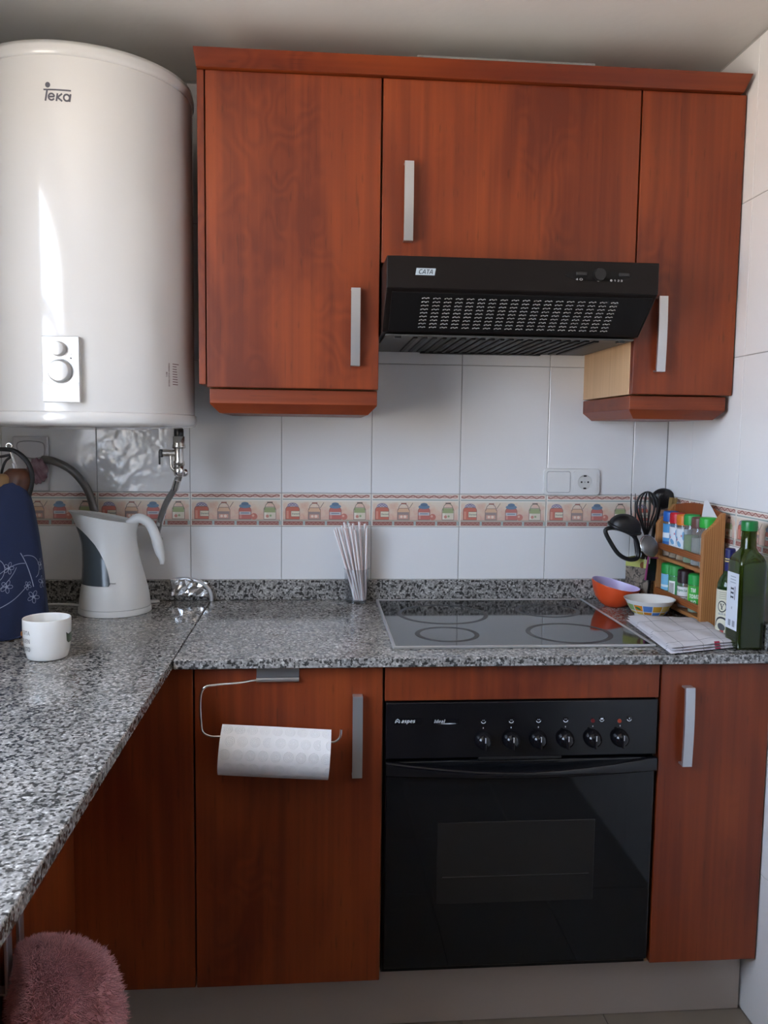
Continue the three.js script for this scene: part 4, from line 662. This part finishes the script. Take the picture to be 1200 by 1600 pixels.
// ---------------------------------------------------------------- spice rack
const RK = { x0: 0.783, x1: 0.8355, z0: 0.11, z1: 0.394 };
{
  const r = thing('spice_rack', 'two-tier pine spice rack standing against the right wall', 'rack');
  const yb = CT + 0.001, side = [[0, 0.0], [0, 0.228], [0.005, 0.236], [0.014, 0.243], [0.028, 0.256], [0.039, 0.272], [0.045, 0.28], [0.0522, 0.281], [0.0522, 0]].map(([a, b]) => [RK.x0 + a, yb + b]);
  for (const z of [RK.z0, RK.z1 - 0.013]) part('side_panel', boxUV(prism(side, 0.013, 0.001).translate(0, 0, z), 0.02, 0.1), M.pine, r);
  const za = RK.z0 + 0.0135, zb = RK.z1 - 0.0135;
  for (const y of [yb + 0.012, yb + 0.132]) part('shelf', bx(RK.x0 + 0.006, RK.x1 - 0.008, y, y + 0.009, za, zb, 0.001, 0, 0, true), M.pine, r);
  for (const y of [yb + 0.036, yb + 0.16]) part('front_rail', bx(RK.x0 - 0.001, RK.x0 + 0.007, y, y + 0.017, za - 0.004, zb + 0.004, 0.002, 0.03, 0.05, true), std({ map: pineTex, color: lin(0.72, 0.5, 0.38), roughness: 0.5 }), r);
  const back = []; for (let i = 0; i <= 16; i++) { const t = i / 16; back.push([za + (zb - za) * t, 0.281 + 0.012 * Math.sin(Math.PI * t)]); }
  part('back_panel', boxUV(prism([[za, 0.002], [zb, 0.002], ...back.slice().reverse()].map(([z, y]) => [z, yb + y]), 0.005, 0.0005).rotateY(-Math.PI / 2).translate(RK.x1, 0, 0), 0, 0), std({ map: pineTex, color: lin(0.62, 0.36, 0.24), roughness: 0.5 }), r, 'darker stained back board');
  // paper tucked behind the jars
}
{
  const p = []; const A = V(0.826, 1.176, 0.292), B = V(0.822, 1.128, 0.365), C = V(0.827, 1.13, 0.27), D = V(0.8265, 1.145, 0.29);
  const s = new THREE.Shape([new THREE.Vector2(0, 0), new THREE.Vector2(0.1, 0.0), new THREE.Vector2(0.03, 0.05), new THREE.Vector2(0.012, 0.047)]);
  const g = new THREE.ExtrudeGeometry(s, { depth: 0.0006, bevelEnabled: false }); g.rotateY(-Math.PI / 2); g.translate(0.8275, 1.13, 0.285);
  soloThing('paper_note', g, M.card, 'folded white paper tucked behind the jars on the rack top', 'paper');
}
{
  const jarGlass = std({ color: lin(0.9, 0.92, 0.92), transmission: 0.92, thickness: 0, roughness: 0.05 });
  const caps = {};
  function jar(label, x, y, z, { h = 0.115, r = 0.0192, capH = 0.028, cap, fill, band, bandY = [0.03, 0.075], bandDraw, capR = 1.02 }) {
    const t = thing('spice_jar', label, 'spice jar', [x, y, z]), gh = h - capH;
    part('glass_jar', lathe([[0.0001, 0.0006], [r * 0.9, 0.0006], [r, 0.003], [r, gh - 0.012], [r * 0.86, gh - 0.003], [r * 0.86, gh]], 32), jarGlass, t);
    part('spice', lathe([[0.0001, 0.002], [r * 0.88, 0.0022], [r * 0.93, 0.004], [r * 0.93, gh * 0.72], [0.0001, gh * 0.74]], 28), std({ color: fill, roughness: 0.9 }), t);
    const ribs = []; for (const [k, yy] of [[0.97, 0], [1, 0.002], [1, capH - 0.005], [0.94, capH - 0.001], [0.5, capH], [0.001, capH]]) { const ring = []; for (let i = 0; i < 48; i++) { const a = -(i / 48) * Math.PI * 2; ring.push(V(r * capR * k * (1 + (i % 2 && k > 0.95 ? 0.025 : 0)) * Math.cos(a), gh - 0.001 + yy, r * capR * k * (1 + (i % 2 && k > 0.95 ? 0.025 : 0)) * Math.sin(a))); } ribs.push(ring); }
    part('cap', loft(ribs, { capA: true, capB: true }), std({ color: cap, roughness: 0.35 }), t);
    if (bandDraw) { const g = new THREE.CylinderGeometry(r * 1.015, r * 1.015, bandY[1] - bandY[0], 32, 1, true, -2.6, 3.4); g.translate(0, (bandY[0] + bandY[1]) / 2, 0); part('label', g, std({ map: canvasTex(256, 128, bandDraw), roughness: 0.5, side: THREE.DoubleSide }), t); }
    return t;
  }
  const cw = { blue: (x, w, h) => { x.fillStyle = '#4f9bd4'; x.fillRect(0, 0, w, h); x.fillStyle = '#e9f1f6'; x.fillRect(0, 50, w, 30); x.fillStyle = '#2b62a8'; x.fillRect(0, 100, w, 28); },
    pale: (x, w, h) => { x.fillStyle = '#dfe6ee'; x.fillRect(0, 0, w, h); x.fillStyle = '#6fa6cf'; for (let i = 0; i < 6; i++) { x.beginPath(); x.ellipse(20 + i * 46, 40 + (i % 3) * 24, 14, 26, i, 0, 7); x.fill(); } x.fillStyle = '#c98a9c'; for (let i = 0; i < 5; i++) x.fillRect(30 + i * 50, 20 + (i * 37) % 60, 16, 12); },
    sky: (x, w, h) => { x.fillStyle = '#7cc0e2'; x.fillRect(0, 0, w, h); x.fillStyle = '#e7f3f8'; x.fillRect(0, 84, w, 18); },
    code: (x, w, h) => { x.fillStyle = '#4f9c5c'; x.fillRect(0, 0, w, h); x.fillStyle = '#eef0ee'; x.fillRect(80, 30, 76, 90); x.fillStyle = '#444'; for (let i = 0; i < 12; i++) x.fillRect(88 + i * 5, 42, i % 3 ? 2 : 3, 64); },
    white: (x, w, h) => { x.fillStyle = '#e6e6e4'; x.fillRect(0, 0, w, h); x.fillStyle = '#3d7a58'; x.font = 'bold 34px sans-serif'; x.fillText('Especia', 62, 44); x.fillStyle = '#6b4a44'; x.fillRect(60, 86, 130, 8); x.fillRect(72, 104, 100, 8); },
    green: (x, w, h) => { x.fillStyle = '#3fae3f'; x.fillRect(0, 0, w, h); x.fillStyle = '#c7dd4a'; x.fillRect(60, 0, 16, h); x.fillStyle = '#f2f6f0'; x.font = 'bold 36px sans-serif'; x.fillText('TM', 110, 42); x.fillText('TOMIL', 96, 82); x.fillText('NO', 112, 120); } };
  const G = lin(0.02, 0.33, 0.06), up = CT + 0.1425, lo = CT + 0.0225;
  jar('spice jar with a bright blue cap, first on the upper shelf', 0.8105, up, 0.1430, { h: 0.1235, cap: lin(0.02, 0.13, 0.5), fill: lin(0.35, 0.22, 0.12), bandDraw: cw.blue, bandY: [0.028, 0.088] });
  jar('spice jar with a red cap on the upper shelf', 0.8105, up, 0.1850, { h: 0.123, cap: lin(0.6, 0.015, 0.03), fill: lin(0.4, 0.28, 0.16), bandDraw: cw.pale, bandY: [0.028, 0.084] });
  jar('spice jar with an orange cap on the upper shelf', 0.8105, up, 0.2270, { h: 0.1225, cap: lin(0.75, 0.2, 0.015), fill: lin(0.42, 0.27, 0.14), bandDraw: cw.pale, bandY: [0.026, 0.084] });
  jar('spice jar of green herbs with a ribbed green cap on the upper shelf', 0.8105, up, 0.2700, { h: 0.127, cap: G, fill: lin(0.2, 0.3, 0.15) });
  jar('spice jar with a dull brown cap on the upper shelf', 0.8105, up, 0.3135, { h: 0.124, cap: lin(0.14, 0.06, 0.05), fill: lin(0.3, 0.3, 0.28) });
  jar('spice jar with a broad bright green cap at the near upper end', 0.8105, up, 0.3595, { h: 0.128, cap: lin(0.03, 0.42, 0.05), fill: lin(0.4, 0.4, 0.36), capH: 0.026, capR: 1.08 });
  jar('spice jar with a green cap and sky blue label on the lower shelf', 0.8105, lo, 0.1450, { h: 0.102, cap: G, fill: lin(0.16, 0.13, 0.1), bandDraw: cw.sky, bandY: [0.028, 0.072] });
  jar('spice jar with a green cap and barcode label on the lower shelf', 0.8105, lo, 0.1910, { h: 0.104, cap: lin(0.05, 0.36, 0.08), fill: lin(0.14, 0.12, 0.1), bandDraw: cw.code, bandY: [0.02, 0.074] });
  jar('spice jar with a dark purple-brown cap and white label', 0.8105, lo, 0.2470, { h: 0.1, cap: lin(0.03, 0.012, 0.016), fill: lin(0.4, 0.36, 0.32), bandDraw: cw.white, bandY: [0.02, 0.056], capH: 0.034 });
  jar('spice jar with green cap and green label at near lower end', 0.8105, lo, 0.3090, { h: 0.1, cap: G, fill: lin(0.24, 0.3, 0.18), bandDraw: cw.green, bandY: [0.02, 0.07] });
}

// ---------------------------------------------------------------- oil bottles
{
  const t = thing('oil_bottle', 'tall square green glass bottle of oil with white side label', 'bottle', [0.8, CT, 0.571]);
  const N = 48, sq = (r, y, p) => { const ring = []; for (let i = 0; i < N; i++) { const a = -(i / N) * Math.PI * 2, c = Math.cos(a), s = Math.sin(a), k = Math.pow(Math.pow(Math.abs(c), p) + Math.pow(Math.abs(s), p), -1 / p); ring.push(V(r * k * c, y, r * k * s)); } return ring; };
  const body = [[0.024, 0.0008, 6], [0.029, 0.002, 9], [0.0305, 0.006, 10], [0.0305, 0.185, 10], [0.0295, 0.197, 8], [0.026, 0.207, 4.5], [0.0195, 0.216, 2.6], [0.0165, 0.224, 2], [0.0155, 0.258, 2], [0.0165, 0.259, 2], [0.0165, 0.263, 2], [0.0145, 0.264, 2], [0.0145, 0.27, 2]];
  const green = std({ color: lin(0.15, 0.23, 0.025), roughness: 0.04, transmission: 0.92, thickness: 0, ior: 1.5 });
  part('glass_body', loft(body.map(([r, y, p]) => sq(r, y, p)), { capA: true, capB: true }), green, t);
  part('oil', loft([[0.0262, 0.006, 10], [0.0272, 0.009, 10], [0.0272, 0.118, 10], [0.026, 0.12, 10]].map(([r, y, p]) => sq(r, y, p)), { capA: true, capB: true }), std({ color: lin(0.01, 0.018, 0.006), roughness: 0.2 }), t, 'dark oil filling the lower part');
  part('screw_cap', lathe([[0.0168, 0.261], [0.0172, 0.2625], [0.0168, 0.264], [0.0172, 0.266], [0.0172, 0.279], [0.0158, 0.2825], [0.0001, 0.2835]], 36), std({ color: lin(0.015, 0.2, 0.05), roughness: 0.3 }), t, 'bright green screw cap');
  const lab = canvasTex(256, 512, (x, w, h) => { x.fillStyle = '#d9dee6'; x.fillRect(0, 0, w, h); x.fillStyle = '#8a92a0'; for (let i = 0; i < 3; i++) x.fillRect(70, 34 + i * 26, 120, 6); x.fillStyle = '#232a3a'; x.save(); x.translate(86, 120); x.rotate(Math.PI / 2); x.font = 'bold 96px serif'; x.fillText('III', 6, 0); x.fillRect(0, -100, 120, 12); x.restore(); x.font = 'bold 30px sans-serif'; x.fillText('K', 116, 330); x.fillStyle = '#3a4150'; for (let i = 0; i < 14; i++) { x.fillRect(60 + i * 4, 430, i % 3 ? 2 : 3, 56); x.fillRect(150 + i * 4, 430, i % 4 ? 2 : 3, 56); } });
  const g = new THREE.PlaneGeometry(0.05, 0.126); g.rotateY(-Math.PI / 2); g.translate(-0.0312, 0.105, 0.0); part('label', g, std({ map: lab, roughness: 0.5, side: THREE.DoubleSide }), t, 'white paper side label');
}
{
  const t = thing('oil_bottle', 'smaller green oil bottle with navy neck and cream label', 'bottle', [0.808, CT, 0.478]);
  const green = std({ color: lin(0.06, 0.17, 0.05), roughness: 0.05, transmission: 0.75, thickness: 0 });
  part('glass_body', lathe([[0.0001, 0.0008], [0.0225, 0.0008], [0.0255, 0.004], [0.0255, 0.118], [0.0245, 0.128], [0.02, 0.14], [0.0125, 0.152], [0.0105, 0.16], [0.0105, 0.2], [0.0001, 0.2]], 40), green, t);
  part('neck_sleeve', lathe([[0.0118, 0.148], [0.0112, 0.16], [0.0112, 0.205], [0.0098, 0.209], [0.0001, 0.2095]], 32), std({ color: lin(0.012, 0.014, 0.1), roughness: 0.35 }), t, 'navy neck sleeve');
  part('neck_stripe', merge([lathe([[0.0114, 0.178], [0.0116, 0.1785], [0.0116, 0.18], [0.0114, 0.1805]], 32), lathe([[0.0114, 0.1835], [0.0116, 0.184], [0.0116, 0.1855], [0.0114, 0.186]], 32)]), std({ color: lin(0.7, 0.55, 0.15), roughness: 0.4 }), t, 'gold neck stripes');
  const lab = canvasTex(512, 512, (x, w, h) => { x.fillStyle = '#d8d4be'; x.fillRect(0, 0, w, h); x.strokeStyle = x.fillStyle = '#23262a'; const cx = 250; x.fillStyle = '#8a8a7c'; for (let i = 0; i < 4; i++) x.fillRect(cx - 60, 26 + i * 24, 120, 6); x.lineWidth = 13; x.strokeStyle = '#23262a'; x.beginPath(); x.arc(cx, 198, 62, 0, 7); x.stroke(); x.fillStyle = '#23262a'; x.font = 'bold 96px serif'; x.textAlign = 'center'; x.fillText('Y', cx, 232); x.fillStyle = '#3a4a78'; x.font = 'bold 34px serif'; x.fillText('OLIVA', cx, 300); x.strokeStyle = '#2b2d33'; x.lineWidth = 22; x.beginPath(); x.arc(cx, 440, 110, Math.PI, 0); x.stroke(); x.fillStyle = '#44484c'; x.beginPath(); x.ellipse(cx, 440, 60, 40, 0.4, 0, 7); x.fill(); x.fillStyle = '#b0403a'; x.fillRect(cx - 20, 480, 60, 30); });
  const g = new THREE.CylinderGeometry(0.0259, 0.0259, 0.1, 32, 1, true, -2.55, 3.2); g.translate(0, 0.064, 0); part('label', g, std({ map: lab, roughness: 0.5, side: THREE.DoubleSide }), t, 'cream paper label');
}

// ---------------------------------------------------------------- utensils in their tin
const TX = 0.77, TZ = 0.074;
{
  const t = thing('utensil_tin', 'square utensil tin with lime rim and stone-patterned sides in the corner', 'tin', [TX, CT, TZ]);
  const s = 0.036, th = 0.0025, w = [[-s, s, -s, -s + th], [-s, s, s - th, s], [-s, -s + th, -s + th, s - th], [s - th, s, -s + th, s - th]];
  const rot = (g) => g.rotateY(0.62);
  const stone = dataTex(256, 256, (u, v) => { const a = fbm(u, v, 5, 5, 3, 1), e = Math.abs(fbm(u, v, 6, 6, 3, 2) - 0.5), d = e < 0.03 ? 0.5 : 1; return [(104 + 60 * a) * d, (94 + 56 * a) * d, (82 + 52 * a) * d]; }, 0.08, 0.08);
  part('wall', rot(merge([...w.map(([a, b, c, d]) => bx(a, b, 0.001, 0.104, c, d, 0.0008)), bx(-s, s, 0.0005, 0.003, -s, s, 0.001)])), std({ map: stone, roughness: 0.45 }), t);
  const e = 0.0006; part('rim_band', rot(merge(w.map(([a, b, c, d]) => bx(a - e, b + e, 0.104, 0.128, c - e, d + e, 0.0008)))), std({ color: lin(0.5, 0.52, 0.14), roughness: 0.45 }), t, 'lime yellow band');
  part('printed_flower', at(new THREE.SphereGeometry(1, 16, 10).scale(0.008, 0.009, 0.0006), -0.02, 0.112, 0.0372, 0, 0, 0).rotateY(0.62 - 0.62), std({ color: lin(0.3, 0.13, 0.05), roughness: 0.5 }), t);
}
{
  const t = thing('whisk', 'black balloon whisk standing upright in the utensil tin', 'whisk', [0.767, CT, 0.084]);
  part('handle', sweep([V(0.0, 0.02, 0.01), V(0.0, 0.12, 0.004), V(0.001, 0.2, 0)], [0.007, 0.008, 0.0055], { segs: 16, sides: 12 }), M.black, t);
  for (let i = 0; i < 7; i++) { const a = i / 7 * Math.PI, c = Math.cos(a), s = Math.sin(a), R = 0.031, f = (k, y, q) => V(k * R * c * q, y, k * R * s * q); part('wire', sweep([f(1, 0.19, 0.1), f(1, 0.225, 0.5), f(1, 0.268, 0.98), f(1, 0.298, 0.75), f(1, 0.312, 0.15), f(-1, 0.312, 0.15), f(-1, 0.298, 0.75), f(-1, 0.268, 0.98), f(-1, 0.225, 0.5), f(-1, 0.19, 0.1)], 0.0016, { segs: 44, sides: 6 }), M.black, t); }
}
{
  const t = thing('skimmer', 'black plastic utensil with domed head and wide open loop', 'utensil');
  t.position.set(-0.012, 0, 0.03);
  const dome = new THREE.SphereGeometry(1, 36, 14, 0, Math.PI * 2, 0, Math.PI / 2); dome.scale(0.046, 0.037, 0.032); part('domed_head', at(dome, 0.705, 1.09, 0.085, 0.25, 0, -0.28), std({ color: lin(0.012, 0.012, 0.013), roughness: 0.4, side: THREE.DoubleSide }), t);
  const rim = new THREE.TorusGeometry(1, 0.09, 8, 40); rim.rotateX(Math.PI / 2); rim.scale(0.046, 0.05, 0.033); part('rim', at(rim, 0.705, 1.088, 0.085, 0.25, 0, -0.28), M.black, t);
  part('loop', sweep([V(0.652, 1.082, 0.085), V(0.668, 1.045, 0.09), V(0.692, 1.014, 0.094), V(0.722, 1.002, 0.096), V(0.742, 1.008, 0.094), V(0.742, 1.04, 0.092), V(0.73, 1.066, 0.09), V(0.7, 1.082, 0.088), V(0.668, 1.088, 0.086)], 0.0058, { segs: 80, sides: 10, closed: true }), M.black, t);
  part('hook', sweep([V(0.744, 1.016, 0.094), V(0.762, 1.012, 0.074), V(0.776, 0.975, 0.05), V(0.78, 0.885, 0.04)], [0.009, 0.011, 0.007, 0.006], { segs: 20, sides: 10 }), M.black, t);
}
{
  const t = thing('tea_strainer', 'small round metal strainer hanging at the front of the utensil tin', 'strainer');
  t.position.set(-0.012, 0, 0.024);
  const mesh = dataTex(128, 128, (u, v, i, j) => { const k = (i % 4 < 1 || j % 4 < 1) ? 190 : 70; return [k, k, k]; }, 1, 1); mesh.repeat.set(3, 2);
  const b = new THREE.SphereGeometry(1, 32, 12, 0, Math.PI * 2, 0, Math.PI * 0.42); b.scale(0.0295, 0.016, 0.0295); part('mesh_bowl', at(b, 0.757, 1.042, 0.135, 1.15, 0, -0.35), std({ map: mesh, roughness: 0.4, metalness: 0.7, side: THREE.DoubleSide }), t);
  const rim = new THREE.TorusGeometry(0.0295, 0.0016, 8, 48); rim.rotateX(Math.PI / 2); part('rim', at(rim, 0.757, 1.045, 0.135 + 0.003, 1.15, 0, -0.35), M.chrome, t);
  part('handle', sweep([V(0.75, 1.066, 0.124), V(0.766, 1.05, 0.08), V(0.784, 0.97, 0.066), V(0.786, 0.89, 0.062)], 0.0022, { segs: 24, sides: 8 }), M.chrome, t);
  for (const dx of [0, 0.012]) part('prong', sweep([V(0.744 + dx, 1.017, 0.148), V(0.744 + dx, 1.006, 0.148), V(0.744 + dx, 0.998, 0.146)], 0.0014, { segs: 8, sides: 6 }), M.chrome, t);
}
{
  const t = thing('serving_spoon', 'big black spoon leaning into the corner behind the spice rack', 'spoon');
  const b = new THREE.SphereGeometry(1, 32, 20); b.scale(0.033, 0.03, 0.017); part('spoon_head', at(b, 0.829, 1.163, 0.04, 0.1, -0.3, 0.3), std({ color: lin(0.014, 0.014, 0.016), roughness: 0.28 }), t);
  part('handle', sweep([V(0.818, 1.14, 0.044), V(0.8, 1.05, 0.05), V(0.788, 0.95, 0.057), V(0.785, 0.885, 0.06)], [0.0065, 0.005, 0.005, 0.005], { segs: 24, sides: 10 }), M.black, t);
}
{
  const t = thing('fork', 'thin black serving fork standing behind the domed utensil', 'fork');
  part('tines', merge([0, 0.012].map((d) => sweep([V(0.738 + d, 1.1, 0.05), V(0.734 + d, 1.14, 0.05), V(0.7335 + d, 1.178, 0.05)], [0.0022, 0.0018, 0.001], { segs: 12, sides: 6 }))), M.black, t);
  part('handle', sweep([V(0.744, 1.102, 0.05), V(0.748, 1.05, 0.056), V(0.758, 0.95, 0.068), V(0.762, 0.89, 0.072)], [0.008, 0.005, 0.005, 0.005], { segs: 20, sides: 8 }), M.black, t);
}
{
  const t = thing('pastry_brush', 'brush with tan bristles behind the far end of the spice rack', 'brush');
  part('ferrule', bx(0.818, 0.838, 1.124, 1.138, 0.098, 0.108, 0.002), M.pine, t);
  const list = [], r = rng(8); for (let i = 0; i < 90; i++) { const x = 0.819 + r() * 0.018, z = 0.099 + r() * 0.008; list.push(sweep([V(x, 1.136, z), V(x + (x - 0.828) * 0.3 + 0.004, 1.166 + r() * 0.006, z + 0.002)], 0.0007, { segs: 2, sides: 4, cap: false })); }
  const m = part('bristles', merge(list), std({ color: lin(0.36, 0.24, 0.09), roughness: 0.8 }), t); m.userData.kind = 'stuff';
  part('handle', sweep([V(0.828, 1.126, 0.103), V(0.8, 1.0, 0.095), V(0.78, 0.89, 0.09)], 0.005, { segs: 14, sides: 8 }), M.pine, t);
}
{
  const t = thing('grater', 'dark slotted grater with a magenta edge beside the utensil tin', 'grater');
  part('blade', bx(-0.014, 0.014, 0.001, 0.062, -0.002, 0.002, 0.001), M.hoodDark, t); part('edge_trim', merge([bx(-0.0165, -0.013, 0.0005, 0.064, -0.003, 0.003, 0.001), bx(-0.0165, 0.0165, 0.062, 0.066, -0.003, 0.003, 0.001)]), std({ color: lin(0.28, 0.03, 0.14), roughness: 0.4 }), t, 'magenta plastic edge');
  t.position.set(0.7665, 0.944, 0.1255); t.rotation.set(0, 0.2, -0.1);
  part('stem', bx(-0.004, 0.004, -0.068, 0.002, -0.0015, 0.0015, 0.001), M.hoodDark, t);
}

// ---------------------------------------------------------------- fluffy pink towel on the left door handle
{
  const t = thing('pink_towel', 'fluffy pink towel hanging over the handle of the left base cabinet', 'towel');
  const NJ = 44, NI = 80, rings = [];
  const outline = [[0.5135, 0.004, 0.005], [0.5132, 0.016, 0.02], [0.51, 0.034, 0.035], [0.498, 0.046, 0.05], [0.48, 0.054, 0.07], [0.46, 0.066, 0.095], [0.42, 0.074, 0.122], [0.36, 0.079, 0.136], [0.26, 0.078, 0.136], [0.18, 0.075, 0.13], [0.17, 0.05, 0.1]];
  const rows = []; for (let j = 0; j <= NJ; j++) { const k = j / NJ * (outline.length - 1), a = Math.min(outline.length - 2, Math.floor(k)), f = k - a, L = (c) => outline[a][c] + (outline[a + 1][c] - outline[a][c]) * f; rows.push([L(0), L(1), L(2)]); }
  for (const [y, rx, rz] of rows) { const ring = []; for (let i = 0; i < NI; i++) { const th = -(i / NI) * Math.PI * 2, c = Math.cos(th), s = Math.sin(th), f = 1 + 0.13 * Math.sin(th * 3 + 0.6 + y * 5) + 0.07 * Math.sin(th * 7 + y * 15 + 1), slope = -0.06 * Math.max(0, s) * Math.max(0, (y - 0.35) / 0.2) * 0; ring.push(V(-0.592 + 0.62 * rx + rx * f * c, y + slope, 1.035 - 0.1 * Math.max(0, (y - 0.4)) + rz * f * s)); } rings.push(ring); }
  const body = loft(rings, { capA: true, capB: true });
  const m = std({ color: lin(0.62, 0.3, 0.31), roughness: 1, sheen: 0.4, sheenColor: lin(0.5, 0.3, 0.3) });
  part('terry_body', body, m, t);
  const fib = new THREE.ConeGeometry(0.0012, 0.012, 4, 1, true); fib.translate(0, 0.006, 0);
  const r = rng(13), n = 26000, im = new THREE.InstancedMesh(fib, std({ color: lin(0.74, 0.4, 0.42), roughness: 1 }), n), mat = new THREE.Matrix4(), q = new THREE.Quaternion(), col = new THREE.Color();
  for (let i = 0; i < n; i++) { const j = Math.floor(r() * NJ), k = Math.floor(r() * NI), a = rings[j][k], b = rings[j][(k + 1) % NI], c = rings[j + 1][k], u = r(), v = r(), p = a.clone().addScaledVector(b.clone().sub(a), u).addScaledVector(c.clone().sub(a), v), nr = b.clone().sub(a).cross(c.clone().sub(a)).normalize(); if (nr.dot(p.clone().sub(V(-0.57, p.y, 1.03))) < 0) nr.negate(); nr.add(V((r() - 0.5) * 1.2, -0.35 + (r() - 0.5) * 0.9, (r() - 0.5) * 1.2)).normalize(); q.setFromUnitVectors(V(0, 1, 0), nr); const s = 0.6 + r() * 0.8; mat.compose(p, q, V(1, s, 1)); im.setMatrixAt(i, mat); const d = 0.8 + r() * 0.4; im.setColorAt(i, col.setRGB(d, d, d)); }
  im.name = 'pile'; im.userData.kind = 'stuff'; im.castShadow = im.receiveShadow = true; t.add(im);
}

renderer.render(scene, camera);
